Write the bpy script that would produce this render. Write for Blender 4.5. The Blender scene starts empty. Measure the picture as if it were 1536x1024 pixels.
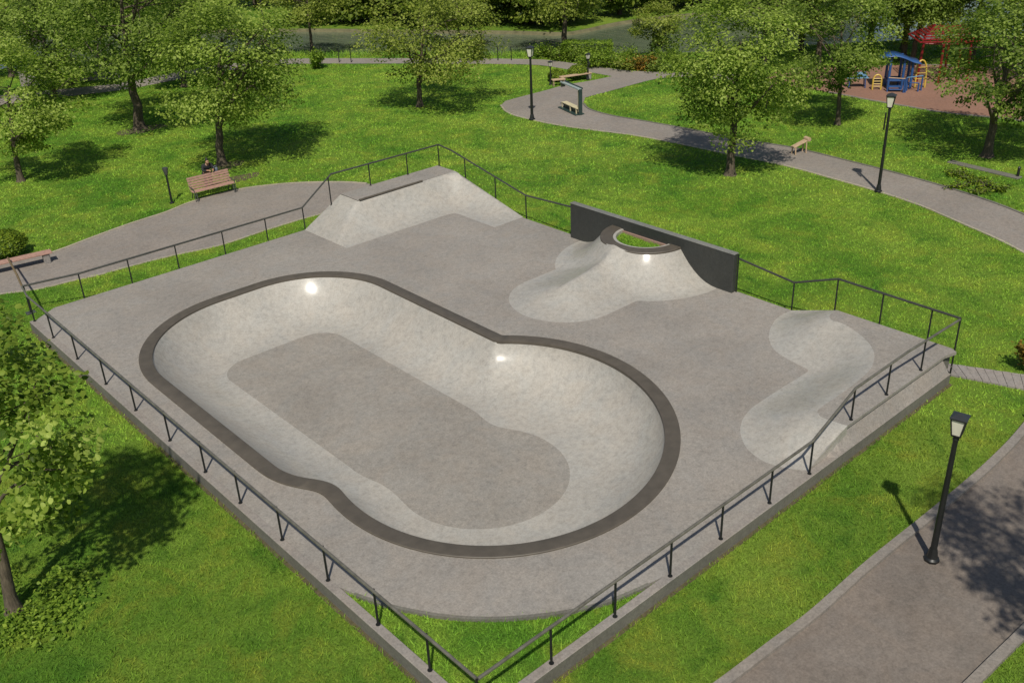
# Skatepark with a peanut bowl in a riverside park, built in metres.
# x runs along the right-hand front wall of the deck, y along the left-hand one, z up; the front corner is the origin.
PATH_PARK = [(32.2, 35.58), (31.26, 33.92), (31.03, 32.01), (31.3, 28.94), (32.39, 24.85), (32.72, 21.67), (32.88, 18.52), (33.11, 15.51), (32.87, 12.79), (32.62, 10.6), (32.1, 8.09), (31.11, 5.56), (30.43, 3.89), (29.32, 1.9), (27.7, -0.57), (30.4, -0.93), (31.73, 0.92), (33.75, 4.38), (34.8, 7.56), (35.4, 11.12), (35.67, 14.22), (35.82, 16.89), (35.32, 20.15), (35.16, 23.65), (34.87, 26.43), (34.62, 28.6), (34.84, 30.54), (35.64, 31.87), (36.84, 32.81), (38.67, 32.79), (41.72, 32.82), (43.8, 32.69), (44.84, 32.01), (45.9, 30.32), (46.61, 28.14), (47.89, 29.07), (45.94, 32.91), (44.39, 35.6), (44.13, 36.99), (43.94, 39.4), (43.7, 40.84), (43.3, 43.29), (42.37, 44.91), (40.06, 48.36), (38.17, 50.86), (34.96, 55.12), (31.18, 59.69), (26.67, 61.99), (22.96, 62.22), (18.84, 62.18), (14.16, 64.14), (9.14, 66.35), (8.13, 62.69), (13.26, 61.54), (17.86, 59.81), (21.82, 59.76), (25.49, 59.7), (30.11, 57.88), (33.8, 53.43), (36.96, 49.3), (41.08, 43.51), (41.92, 41.31), (41.99, 39.41), (42.27, 37.66), (42.32, 35.57), (40.34, 35.82), (38.48, 36.3), (37.11, 36.22), (34.35, 36.19), (33.05, 36.15)]
EDGE_NEAR = [(32.2, 35.58), (31.26, 33.92), (31.03, 32.01), (31.3, 28.94), (32.39, 24.85), (32.72, 21.67), (32.88, 18.52), (33.11, 15.51), (32.87, 12.79), (32.62, 10.6), (32.1, 8.09), (31.11, 5.56), (30.43, 3.89), (29.32, 1.9), (27.7, -0.57)]
EDGE_FAR = [(31.73, 0.92), (33.75, 4.38), (34.8, 7.56), (35.4, 11.12), (35.67, 14.22), (35.82, 16.89), (35.32, 20.15), (35.16, 23.65), (34.87, 26.43), (34.62, 28.6), (34.84, 30.54), (35.64, 31.87)]
PATH_LEFT = [(-0.56, 32.02), (1.18, 31.84), (3.11, 31.54), (3.87, 31.7), (5.48, 32.13), (7.16, 32.49), (8.84, 32.7), (10.4, 33.16), (12.61, 33.16), (14.03, 32.61), (15.38, 31.7), (16.83, 30.21), (17.55, 29.07), (18.29, 27.31), (18.55, 25.55), (17.23, 25.89), (16.95, 27.64), (13.98, 27.09), (12.77, 27.14), (10.9, 27.11), (8.6, 26.98), (6.7, 27.41), (5.07, 27.62), (3.72, 27.69), (2.62, 27.92), (1.51, 28.08), (0.23, 28.73), (-1.33, 29.16)]
EDGE_LEFT = [(3.11, 31.54), (3.87, 31.7), (5.48, 32.13), (7.16, 32.49), (8.84, 32.7), (10.4, 33.16), (12.61, 33.16), (14.03, 32.61), (15.38, 31.7), (16.83, 30.21), (17.55, 29.07)]
EDGE_LEFT_LOW = [(16.95, 27.64), (13.98, 27.09), (12.77, 27.14), (10.9, 27.11), (8.6, 26.98), (6.7, 27.41), (5.07, 27.62), (3.72, 27.69), (2.62, 27.92), (1.51, 28.08), (0.23, 28.73)]
KERB_L = [(2.76, -2.38), (4.48, -2.51), (5.69, -2.58), (7.12, -2.67), (9.4, -2.67), (11.69, -2.75), (13.61, -2.8), (15.37, -2.8), (17.32, -2.7), (20.93, -2.33)]
KERB_R = [(6.42, -5.6), (7.65, -5.65), (9.94, -5.77), (13.44, -5.97)]
PLAY = [(47.51, 26.69), (47.31, 23.67), (47.26, 21.19), (47.1, 19.0), (47.09, 16.75), (47.12, 14.32), (48.03, 11.18), (48.83, 7.88), (59.55, 11.94), (59.77, 17.01), (58.18, 20.79), (54.66, 24.68), (51.28, 27.7)]
SHORE = [(-5.86, 84.95), (6.18, 80.07), (14.58, 75.37), (22.8, 69.1), (28.19, 64.93), (31.81, 60.75), (40.87, 49.33), (43.82, 45.0), (46.0, 42.91), (48.48, 40.43), (50.56, 37.64), (54.26, 34.33), (60.67, 29.91), (71.96, 20.65), (84.79, 8.31)]
FARBANK = [(-3.76, 112.83), (20.62, 95.02), (37.41, 73.76), (44.62, 63.03), (50.06, 54.27), (51.7, 50.9), (52.85, 49.82), (54.87, 49.66), (57.11, 49.81), (60.19, 49.47), (64.06, 48.13), (66.85, 46.57), (72.21, 43.89), (80.36, 38.56)]
SLABS = [(19.35, 0.8), (18.84, 0.19), (19.84, -2.75), (20.81, -2.37)]
GROUNDCOVER = [(-5.19, 10.88), (-5.13, 9.46), (-4.33, 9.26), (-3.92, 9.95), (-4.96, 8.72), (-5.52, 9.13), (-4.29, 9.99)]
LOWKERB = [(38.69, 10.04), (38.35, 6.52)]
KPOST = [(38.46, 6.68)]
PLANTS = [(36.94, 9.04), (36.71, 8.39), (36.5, 7.76), (36.3, 7.12), (36.15, 6.45), (35.37, 7.9), (35.24, 6.93)]
ORANGE = [(20.08, -1.33)]
BUSHES = [(30.33, 54.16), (29.17, 54.21), (31.32, 53.26), (32.39, 52.23), (39.89, 46.61), (39.12, 47.24), (40.92, 46.43)]
SHORESHRUBS = [(43.2, 38.56), (44.29, 38.22), (44.22, 36.88), (44.47, 35.85), (44.71, 34.84), (45.43, 34.26), (45.83, 33.4), (43.82, 41.44), (44.13, 42.58), (43.6, 43.68), (44.19, 40.58), (45.47, 39.65), (45.98, 37.84), (47.85, 35.39)]
HEDGE = [(44.32, 41.94), (46.16, 39.51)]
RB = [(39.01, 37.52), (40.56, 37.16)]
BENCH2 = [(38.64, 37.67), (38.59, 36.47), (38.73, 36.61), (40.78, 36.23)]
BENCH3 = [(34.98, 16.25), (35.63, 16.02)]
FRAME = [(33.84, 30.03), (33.81, 31.79), (33.53, 30.17), (33.53, 32.14)]
FRAME_TOP = [(39.26, 37.2), (38.5, 34.47)]
BLUEPOSTS = [(52.2, 20.72), (51.3, 19.5), (52.54, 19.68), (53.49, 19.69), (49.3, 19.2), (49.61, 18.54), (50.53, 18.21), (51.7, 18.13)]
ARCHL = [(49.22, 20.13), (49.95, 20.05)]
ARCHR = [(51.38, 18.53), (51.88, 18.18)]
TEAL = [(49.25, 21.79), (49.51, 20.89)]
RED = [(53.68, 20.06), (53.27, 18.46), (53.52, 17.84), (54.98, 18.09), (54.79, 19.87), (54.86, 17.33)]
WALLTL = [(14.31, 66.92), (19.0, 64.41)]
BOXTL = [(16.53, 64.78)]
TRUNKSTL = [(20.15, 57.57), (21.87, 56.68)]
POSTS = [(33.09, 55.16), (33.67, 54.4), (41.03, 45.88), (41.65, 45.08)]
DIRT = [(13.81, 34.78), (14.12, 37.31), (14.29, 48.2)]
LBENCH = [(0.64, 32.22), (3.15, 32.05)]
WHITER = [(17.79, -2.39)]
BGL = [(15.12, 72.34), (13.9, 79.94), (19.74, 72.28), (23.14, 69.9)]
BGR = [(53.47, 26.24), (55.86, 24.88), (59.86, 20.69), (61.13, 17.62), (61.85, 15.31), (59.42, 23.87), (63.12, 20.85)]
OFTREE = [(10.9, -4.1)]
import bpy, bmesh, math, random
import numpy as np
from mathutils import Vector, Matrix
from mathutils.geometry import delaunay_2d_cdt

rng = np.random.default_rng(7)
random.seed(7)
scene = bpy.context.scene
col = scene.collection
R = math.radians
DZ = 0.35                                   # deck height above the lawn

# ------------------------------------------------------------------ helpers
def tag(o, label=None, cat=None, group=None, kind=None):
    if label: o['label'] = label
    if cat: o['category'] = cat
    if group: o['group'] = group
    if kind: o['kind'] = kind
    return o

def empty(name, loc=(0, 0, 0), rz=0.0):
    o = bpy.data.objects.new(name, None)
    o.empty_display_size = 0.3
    o.location = loc; o.rotation_euler = (0, 0, rz)
    col.objects.link(o)
    return o

def link(name, me, mat=None, parent=None):
    if mat is not None: me.materials.append(mat)
    o = bpy.data.objects.new(name, me)
    col.objects.link(o)
    if parent is not None: o.parent = parent
    return o

def np_mesh(name, V, F, mat=None, parent=None, smooth=False, attrs=None):
    """V (n,3) array, F list of index tuples or an (m,k) array."""
    me = bpy.data.meshes.new(name)
    V = np.asarray(V, dtype=np.float32)
    if isinstance(F, np.ndarray):
        m, k = F.shape
        me.vertices.add(len(V)); me.vertices.foreach_set('co', V.ravel())
        me.loops.add(m * k); me.loops.foreach_set('vertex_index', F.astype(np.int32).ravel())
        me.polygons.add(m)
        me.polygons.foreach_set('loop_start', np.arange(0, m * k, k, dtype=np.int32))
        me.polygons.foreach_set('loop_total', np.full(m, k, dtype=np.int32))
        me.update(calc_edges=True)
    else:
        me.from_pydata(V.tolist(), [], F); me.update()
    if attrs:
        for an, av in attrs.items():
            a = me.attributes.new(an, 'FLOAT', 'POINT'); a.data.foreach_set('value', np.asarray(av, dtype=np.float32))
    if smooth:
        me.polygons.foreach_set('use_smooth', np.ones(len(me.polygons), dtype=bool))
    return link(name, me, mat, parent)

class MB:
    """collects simple solids and builds them as ONE mesh object"""
    def __init__(s): s.v = []; s.f = []
    def add(s, v, f):
        n = len(s.v); s.v += [tuple(p) for p in v]; s.f += [tuple(i + n for i in q) for q in f]
    def box(s, c, d, rz=0.0, m=None, bev=0.0):
        bm = bmesh.new(); bmesh.ops.create_cube(bm, size=1.0)
        bmesh.ops.scale(bm, vec=d, verts=bm.verts)
        if bev: bmesh.ops.bevel(bm, geom=list(bm.edges), offset=bev, segments=1, affect='EDGES')
        M = Matrix.Translation(c) @ Matrix.Rotation(rz, 4, 'Z')
        if m is not None: M = Matrix.Translation(c) @ m
        bm.transform(M); bm.verts.index_update()
        s.add([v.co for v in bm.verts], [[v.index for v in f.verts] for f in bm.faces]); bm.free()
    def tube(s, pts, r, n=8, cap=True):
        pts = [Vector(p) for p in pts]
        rs = r if isinstance(r, (list, tuple)) else [r] * len(pts)
        base = len(s.v); prev = None
        for i, p in enumerate(pts):
            if i == 0: t = pts[1] - p
            elif i == len(pts) - 1: t = p - pts[i - 1]
            else: t = (pts[i + 1] - p).normalized() + (p - pts[i - 1]).normalized()
            t.normalize()
            if prev is None:
                a = Vector((0, 0, 1)) if abs(t.z) < 0.9 else Vector((1, 0, 0))
                x = t.cross(a).normalized()
            else:
                x = (prev - t * prev.dot(t)).normalized()
            prev = x; y = t.cross(x)
            for k in range(n):
                an = 2 * math.pi * k / n
                s.v.append(tuple(p + (x * math.cos(an) + y * math.sin(an)) * rs[i]))
        for i in range(len(pts) - 1):
            for k in range(n):
                a = base + i * n + k; b = base + i * n + (k + 1) % n
                s.f.append((a, b, b + n, a + n))
        if cap:
            s.f.append(tuple(base + k for k in reversed(range(n))))
            s.f.append(tuple(base + (len(pts) - 1) * n + k for k in range(n)))
    def lathe(s, prof, n=12, c=(0, 0, 0), rot=0.0):
        base = len(s.v)
        for (r, z) in prof:
            for k in range(n):
                a = 2 * math.pi * k / n + rot
                s.v.append((c[0] + r * math.cos(a), c[1] + r * math.sin(a), c[2] + z))
        for i in range(len(prof) - 1):
            for k in range(n):
                a = base + i * n + k; b = base + i * n + (k + 1) % n
                s.f.append((a, b, b + n, a + n))
        s.f.append(tuple(base + k for k in reversed(range(n))))
        s.f.append(tuple(base + (len(prof) - 1) * n + k for k in range(n)))
    def build(s, name, mat, parent=None, smooth=False, sharp=35):
        o = np_mesh(name, s.v, s.f, mat, parent)
        if smooth:
            o.data.polygons.foreach_set('use_smooth', np.ones(len(o.data.polygons), dtype=bool))
            o.data.set_sharp_from_angle(angle=R(sharp))
        return o

def spline(pts, step=0.6, closed=False):
    P = [np.array(p, float) for p in pts]
    n = len(P); out = []
    for i in range(n if closed else n - 1):
        p1, p2 = P[i], P[(i + 1) % n]
        p0 = P[i - 1] if (i > 0 or closed) else p1 * 2 - p2
        p3 = P[(i + 2) % n] if (i + 2 < n or closed) else p2 * 2 - p1
        L = np.linalg.norm(p2 - p1); k = max(1, int(L / step))
        for j in range(k):
            t = j / k
            out.append(0.5 * (2 * p1 + (p2 - p0) * t + (2 * p0 - 5 * p1 + 4 * p2 - p3) * t * t + (3 * p1 - p0 - 3 * p2 + p3) * t ** 3))
    if not closed: out.append(P[-1])
    return [tuple(p) for p in out]

def inside(P, poly):
    """vectorised point in polygon, P (n,2)"""
    P = np.asarray(P, float); poly = np.asarray(poly, float)
    x, y = P[:, 0], P[:, 1]; res = np.zeros(len(P), bool)
    x1, y1 = poly[:, 0], poly[:, 1]; x2, y2 = np.roll(x1, -1), np.roll(y1, -1)
    for a, b, c, d in zip(x1, y1, x2, y2):
        if b == d: continue
        cond = ((b > y) != (d > y)) & (x < (c - a) * (y - b) / (d - b) + a)
        res ^= cond
    return res

def dist_poly(P, line, closed=False):
    P = np.asarray(P, float); L = np.asarray(line, float)
    best = np.full(len(P), 1e9); n = len(L)
    for i in range(n if closed else n - 1):
        a, b = L[i], L[(i + 1) % n]; d = b - a; q = d @ d
        if q < 1e-12: continue
        t = np.clip(((P - a) @ d) / q, 0, 1)
        best = np.minimum(best, np.linalg.norm(P - (a + t[:, None] * d), axis=1))
    return best

def surface(name, outer, holes, zf, mat, parent=None, spacing=None, skirt=None, skirt_z=-0.05, attrs=None):
    """sheet over a polygon with holes; zf(P)->z; skirt(mid)->bool drops a side wall there"""
    loops = [list(outer)] + [list(h) for h in holes]
    verts = []; edges = []
    for lp in loops:
        n0 = len(verts); verts += lp
        edges += [(n0 + i, n0 + (i + 1) % len(lp)) for i in range(len(lp))]
    if spacing:
        A = np.array(outer); lo, hi = A.min(0), A.max(0)
        gx, gy = np.meshgrid(np.arange(lo[0] + spacing / 2, hi[0], spacing), np.arange(lo[1] + spacing / 2, hi[1], spacing))
        G = np.c_[gx.ravel(), gy.ravel()]
        ok = inside(G, outer) & (dist_poly(G, outer, True) > spacing * .45)
        for h in holes: ok &= ~inside(G, h) & (dist_poly(G, h, True) > spacing * .45)
        verts += [tuple(p) for p in G[ok]]
    r = delaunay_2d_cdt([Vector(v) for v in verts], edges, [], 0, 1e-5)
    V = np.array([tuple(v) for v in r[0]]); F = np.array([tuple(f) for f in r[2]])
    C = V[F].mean(axis=1)
    keep = inside(C, outer)
    for h in holes: keep &= ~inside(C, h)
    F = F[keep]
    a, b, c = V[F[:, 0]], V[F[:, 1]], V[F[:, 2]]
    area = (b[:, 0] - a[:, 0]) * (c[:, 1] - a[:, 1]) - (b[:, 1] - a[:, 1]) * (c[:, 0] - a[:, 0])
    F[area < 0] = F[area < 0][:, ::-1]
    z = zf(V) if callable(zf) else np.full(len(V), zf)
    V3 = np.c_[V, z]
    o_attr = attrs(V) if attrs else None
    if skirt:
        cnt = {}
        for f in F:
            for i in range(3):
                e = (int(f[i]), int(f[(i + 1) % 3])); cnt[e] = cnt.get(e, 0) + 1
        extra = []; vv = V3.tolist(); ff = [tuple(int(i) for i in f) for f in F]
        for (i, j) in list(cnt):
            if (j, i) in cnt: continue
            m = (V[i] + V[j]) / 2
            if skirt(m):
                n0 = len(vv)
                vv += [list(V3[i]), list(V3[j]), [V[j][0], V[j][1], skirt_z], [V[i][0], V[i][1], skirt_z]]
                ff.append((n0, n0 + 3, n0 + 2, n0 + 1))
        ob = np_mesh(name, vv, ff, mat, parent)
        ob.data.polygons.foreach_set('use_smooth', np.ones(len(ob.data.polygons), dtype=bool))
        ob.data.set_sharp_from_angle(angle=R(50))
        return ob
    return np_mesh(name, V3, F.astype(np.int32), mat, parent, smooth=True, attrs=o_attr)

def strip(name, line, w0, w1, z, mat, h=0.0, parent=None, kind=None):
    """band following a polyline between offsets w0..w1 (left positive), top at z, sides down by h"""
    L = np.array(line, float)
    t = np.gradient(L, axis=0); t /= np.linalg.norm(t, axis=1)[:, None]
    nrm = np.c_[-t[:, 1], t[:, 0]]
    A = L + nrm * w0; B = L + nrm * w1; n = len(L)
    V = np.r_[np.c_[A, np.full(n, z)], np.c_[B, np.full(n, z)], np.c_[A, np.full(n, z - h)], np.c_[B, np.full(n, z - h)]]
    F = []
    for i in range(n - 1):
        F.append((i, i + 1, n + i + 1, n + i))
        if h:
            F.append((i + 1, i, 2 * n + i, 2 * n + i + 1)); F.append((n + i, n + i + 1, 3 * n + i + 1, 3 * n + i))
    if w1 > w0: F = [tuple(f) for f in F]
    else: F = [tuple(reversed(f)) for f in F]
    o = np_mesh(name, V, F, mat, parent)
    return o

# ------------------------------------------------------------------ materials
def new_mat(name):
    m = bpy.data.materials.new(name); m.use_nodes = True
    nt = m.node_tree; nt.nodes.clear()
    out = nt.nodes.new('ShaderNodeOutputMaterial')
    b = nt.nodes.new('ShaderNodeBsdfPrincipled')
    nt.links.new(b.outputs[0], out.inputs[0])
    return m, nt, b, out

def N(nt, typ, **kw):
    n = nt.nodes.new(typ)
    for k, v in kw.items():
        if k in n.inputs: n.inputs[k].default_value = v
        else: setattr(n, k, v)
    return n

def coords(nt, scale=(1, 1, 1)):
    g = N(nt, 'ShaderNodeNewGeometry')
    mp = N(nt, 'ShaderNodeMapping'); mp.inputs['Scale'].default_value = scale
    nt.links.new(g.outputs['Position'], mp.inputs['Vector'])
    return mp.outputs[0]

def noise(nt, vec, scale, detail=4, rough=0.55, dist=0.0):
    n = N(nt, 'ShaderNodeTexNoise'); n.inputs['Scale'].default_value = scale
    n.inputs['Detail'].default_value = detail; n.inputs['Roughness'].default_value = rough
    n.inputs['Distortion'].default_value = dist
    nt.links.new(vec, n.inputs['Vector'])
    return n.outputs['Fac']

def ramp(nt, fac, stops):
    r = N(nt, 'ShaderNodeValToRGB')
    e = r.color_ramp.elements
    while len(e) < len(stops): e.new(0.5)
    for i, (p, c) in enumerate(stops):
        e[i].position = p; e[i].color = (c[0], c[1], c[2], 1) if not isinstance(c, (int, float)) else (c, c, c, 1)
    nt.links.new(fac, r.inputs[0])
    return r.outputs[0]

def mix(nt, a, b, fac, mode='MIX'):
    m = N(nt, 'ShaderNodeMix', data_type='RGBA', blend_type=mode)
    for sock, v in ((m.inputs[6], a), (m.inputs[7], b)):
        if isinstance(v, (tuple, list)): sock.default_value = (v[0], v[1], v[2], 1)
        else: nt.links.new(v, sock)
    if isinstance(fac, (int, float)): m.inputs[0].default_value = fac
    else: nt.links.new(fac, m.inputs[0])
    return m.outputs[2]

def bump(nt, b, h, strength=0.3, dist=0.02):
    bp = N(nt, 'ShaderNodeBump'); bp.inputs['Strength'].default_value = strength
    bp.inputs['Distance'].default_value = dist
    nt.links.new(h, bp.inputs['Height']); nt.links.new(bp.outputs[0], b.inputs['Normal'])
    return bp

def concrete(name, base, var=0.16, rough=0.75, coat=0.0, fine=1.0, blotch=1.0):
    m, nt, b, _ = new_mat(name)
    v = coords(nt)
    big = noise(nt, v, 0.35, 6, 0.62, 0.3)
    med = noise(nt, v, 5.5, 6, 0.7, 0.15)
    fin = noise(nt, v, 17, 5, 0.85)
    d = tuple(c * (1 - var * 0.75 * blotch) for c in base); l = tuple(c * (1 + var * .6 * blotch) for c in base)
    c1 = ramp(nt, big, [(0.32, d), (0.5, base), (0.68, l)])
    k2 = ramp(nt, med, [(0.28, 0.78), (0.5, 1.0), (0.74, 1.15)])
    k3 = ramp(nt, fin, [(0.3, 1 - 0.30 * fine), (0.5, 1.0), (0.7, 1 + 0.28 * fine)])
    c = mix(nt, c1, k2, 1.0, 'MULTIPLY'); c = mix(nt, c, k3, 1.0, 'MULTIPLY')
    # brown and bluish stains
    st = noise(nt, v, 1.1, 4, 0.6, 0.8)
    c = mix(nt, c, ramp(nt, st, [(0.35, (0.965, 0.985, 1.005)), (0.5, (1, 1, 1)), (0.66, (1.015, 0.995, 0.975))]), 1.0, 'MULTIPLY')
    # faint scuffs and pale flecks
    sv = coords(nt, (1.0, 2.0, 1.0))
    sc = noise(nt, sv, 14, 3, 0.65, 1.6)
    f = ramp(nt, sc, [(0.66, 0.0), (0.72, 1.0)])
    c = mix(nt, c, tuple(min(1, x * 1.45) for x in base), mix(nt, (0, 0, 0), f, 0.45))
    nt.links.new(c, b.inputs['Base Color'])
    b.inputs['Roughness'].default_value = rough
    if coat:
        b.inputs['Coat Weight'].default_value = coat; b.inputs['Coat Roughness'].default_value = 0.185
    bump(nt, b, fin, 0.25, 0.006)
    return m

def plain(name, c, rough=0.5, metal=0.0, var=0.12, scale=8, bmp=0.0, spec=0.5):
    m, nt, b, _ = new_mat(name)
    v = coords(nt)
    n = noise(nt, v, scale, 5, 0.6)
    cc = ramp(nt, n, [(0.3, tuple(x * (1 - var) for x in c)), (0.7, tuple(x * (1 + var) for x in c))])
    nt.links.new(cc, b.inputs['Base Color'])
    b.inputs['Roughness'].default_value = rough; b.inputs['Metallic'].default_value = metal
    b.inputs['Specular IOR Level'].default_value = spec
    if bmp: bump(nt, b, n, bmp, 0.01)
    return m

M = {}
M['deck'] = concrete('deck_concrete', (0.252, 0.229, 0.202), 0.16)
M['pale'] = concrete('pale_concrete', (0.345, 0.324, 0.287), 0.12, 0.62, coat=0.42, fine=0.65)
M['floor'] = concrete('bowl_floor_concrete', (0.248, 0.227, 0.198), 0.16)
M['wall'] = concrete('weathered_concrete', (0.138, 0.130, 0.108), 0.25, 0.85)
M['ledge'] = concrete('ledge_concrete', (0.235, 0.21, 0.186), 0.15, 0.8)
M['kerb'] = concrete('kerb_concrete', (0.21, 0.185, 0.16), 0.18, 0.85)
M['edging'] = concrete('edging_stone', (0.33, 0.29, 0.22), 0.2, 0.85)
M['slabs'] = concrete('paving_slab', (0.25, 0.225, 0.205), 0.15, 0.8)
M['coping'] = plain('brown_coping', (0.084, 0.071, 0.055), 0.55, 0, 0.16, 3, 0.05)
M['darkwall'] = concrete('dark_wall_concrete', (0.036, 0.038, 0.034), 0.25, 0.6)
M['walltop'] = concrete('wall_top', (0.17, 0.17, 0.155), 0.2, 0.7)
M['rail'] = plain('dark_rail_paint', (0.062, 0.062, 0.054), 0.38, 0.3, 0.2, 5)
M['rail_sunlit'] = plain('sunlit_rail_paint', (0.15, 0.14, 0.115), 0.4, 0.3, 0.3, 5)  # rail paint lightened to carry the sunlight on the two front rails
M['post'] = plain('black_post_paint', (0.014, 0.015, 0.015), 0.5, 0.2, 0.2, 5)
M['handrail'] = plain('brown_handrail', (0.16, 0.11, 0.055), 0.55, 0, 0.25, 6)
M['path'] = concrete('path_asphalt', (0.225, 0.197, 0.172), 0.16, 0.9)
M['asphalt'] = concrete('old_asphalt', (0.165, 0.138, 0.116), 0.2, 0.9, blotch=1.2)
M['rubber'] = concrete('red_rubber', (0.235, 0.125, 0.085), 0.12, 0.9, fine=0.6)
M['lamp'] = plain('black_lamp_iron', (0.016, 0.017, 0.017), 0.4, 0.2, 0.2, 5)
M['lampcap'] = plain('lamp_cap', (0.03, 0.033, 0.036), 0.35, 0.1, 0.15, 5)
M['wood'] = plain('pinkish_slats', (0.34, 0.20, 0.155), 0.6, 0, 0.22, 10, 0.1)
M['tan'] = plain('tan_plank', (0.42, 0.30, 0.19), 0.6, 0, 0.2, 8, 0.1)
M['steel'] = plain('grey_steel', (0.11, 0.115, 0.11), 0.4, 0.6, 0.15, 6)
M['stone'] = concrete('stone_block', (0.24, 0.22, 0.2), 0.2, 0.9)
M['blue'] = plain('blue_paint', (0.022, 0.075, 0.22), 0.4, 0, 0.12, 4)
M['lightblue'] = plain('pale_blue_paint', (0.12, 0.25, 0.38), 0.4, 0, 0.12, 4)
M['yellow'] = plain('yellow_paint', (0.50, 0.34, 0.05), 0.4, 0, 0.12, 4)
M['red'] = plain('red_paint', (0.17, 0.009, 0.010), 0.4, 0, 0.15, 4)
M['greenmetal'] = plain('green_grey_frame', (0.03, 0.055, 0.05), 0.4, 0.2, 0.2, 4)
M['cream'] = plain('cream_board', (0.5, 0.44, 0.28), 0.6, 0, 0.12, 4)
M['paleblue'] = plain('pale_grey_paint', (0.28, 0.33, 0.32), 0.5, 0, 0.12, 4)
M['skin'] = plain('skin', (0.36, 0.2, 0.12), 0.5, 0, 0.08, 12)
M['hair'] = plain('black_hair', (0.012, 0.01, 0.009), 0.5, 0, 0.3, 60, 0.2)
M['jacket'] = plain('black_cloth', (0.014, 0.014, 0.016), 0.85, 0, 0.3, 20, 0.2)
M['trousers'] = plain('dark_cloth', (0.03, 0.03, 0.038), 0.85, 0, 0.3, 20, 0.2)
M['bag'] = plain('blue_grey_cloth', (0.12, 0.14, 0.18), 0.8, 0, 0.2, 14, 0.2)
M['darkbox'] = plain('dark_brown_box', (0.05, 0.03, 0.02), 0.7, 0, 0.2, 4)
M['soil_and_shadow'] = plain('bare_soil_and_shadow', (0.085, 0.07, 0.035), 0.95, 0, 0.35, 6, 0.4)  # bare ground patches, and the shadow strips painted along the front walls
M['sand'] = plain('bank_sand', (0.125, 0.115, 0.06), 0.95, 0, 0.3, 2, 0.4)
M['coping_pink'] = plain('terracotta_edge', (0.3, 0.19, 0.15), 0.7, 0, 0.1, 6)

def glass_mat():
    m, nt, b, _ = new_mat('lantern_glass')
    v = coords(nt); n = noise(nt, v, 3, 3)
    nt.links.new(ramp(nt, n, [(0.3, (0.62, 0.59, 0.49)), (0.7, (0.74, 0.71, 0.6))]), b.inputs['Base Color'])
    b.inputs['Roughness'].default_value = 0.15
    b.inputs['Subsurface Weight'].default_value = 0.0
    return m
M['glass'] = glass_mat()

def lawn_mat(name, gain=1.0, blade=False, dry=0.5):
    m, nt, b, out = new_mat(name)
    v = coords(nt)
    big = noise(nt, v, 0.2, 4, 0.6, 0.5)
    med = noise(nt, v, 0.75, 6, 0.7, 0.5)
    fv = coords(nt, (1, 1, 0.4))
    fin = noise(nt, fv, 16, 5, 0.75)
    g = gain
    c1 = ramp(nt, big, [(0.34, (0.054 * g, 0.122 * g, 0.011 * g)), (0.5, (0.092 * g, 0.160 * g, 0.017 * g)), (0.66, (0.124 * g, 0.188 * g, 0.023 * g))])
    yel = ramp(nt, med, [(0.5, 0.0), (0.72, dry)])
    c = mix(nt, c1, (0.195 * g, 0.200 * g, 0.026 * g), yel)
    drk = ramp(nt, med, [(0.3, 0.75), (0.46, 0.0)])
    c = mix(nt, c, (0.026 * g, 0.085 * g, 0.008 * g), drk)
    k = ramp(nt, fin, [(0.25, 0.5), (0.5, 0.95), (0.75, 1.5)])
    if blade:
        a = N(nt, 'ShaderNodeAttribute', attribute_name='tint')
        k = ramp(nt, a.outputs['Fac'], [(0.0, 0.5), (0.5, 1.05), (0.85, 1.25), (1.0, 1.28)])
    c = mix(nt, c, k, 1.0, 'MULTIPLY')
    nt.links.new(c, b.inputs['Base Color'])
    b.inputs['Roughness'].default_value = 0.75
    b.inputs['Specular IOR Level'].default_value = 0.15
    if blade:
        tr = N(nt, 'ShaderNodeBsdfTranslucent'); nt.links.new(c, tr.inputs['Color'])
        ms = N(nt, 'ShaderNodeMixShader'); ms.inputs[0].default_value = 0.3
        nt.links.new(b.outputs[0], ms.inputs[1]); nt.links.new(tr.outputs[0], ms.inputs[2])
        nt.links.new(ms.outputs[0], out.inputs[0])
    else:
        bump(nt, b, fin, 0.9, 0.06)
    return m
M['lawn'] = lawn_mat('lawn_turf', 1.3)
M['blade'] = lawn_mat('grass_blades', 2.65, True)
M['blade_near'] = lawn_mat('near_grass_blades', 1.85, True, 0.9)
M['inner_lawn'] = lawn_mat('planted_turf', 1.5)

def leaf_mat(name, dark, mid, light, trans=0.42, gloss=0.2):
    m, nt, b, out = new_mat(name)
    a = N(nt, 'ShaderNodeAttribute', attribute_name='tint')
    c = ramp(nt, a.outputs['Fac'], [(0.05, dark), (0.45, mid), (0.95, light)])
    nt.links.new(c, b.inputs['Base Color'])
    b.inputs['Roughness'].default_value = 0.5; b.inputs['Specular IOR Level'].default_value = gloss
    tr = N(nt, 'ShaderNodeBsdfTranslucent')
    nt.links.new(mix(nt, c, (1.0, 1.25, 0.5), 1.0, 'MULTIPLY'), tr.inputs['Color'])
    ms = N(nt, 'ShaderNodeMixShader'); ms.inputs[0].default_value = trans
    nt.links.new(b.outputs[0], ms.inputs[1]); nt.links.new(tr.outputs[0], ms.inputs[2])
    nt.links.new(ms.outputs[0], out.inputs[0])
    return m
M['leaf_a'] = leaf_mat('leaf_fresh', (0.062, 0.105, 0.012), (0.245, 0.325, 0.045), (0.50, 0.58, 0.15), .5)
M['leaf_b'] = leaf_mat('leaf_deep', (0.048, 0.088, 0.012), (0.200, 0.275, 0.042), (0.43, 0.51, 0.13), .5)
M['leaf_c'] = leaf_mat('leaf_olive', (0.060, 0.090, 0.010), (0.235, 0.280, 0.040), (0.46, 0.50, 0.12), .48)
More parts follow.
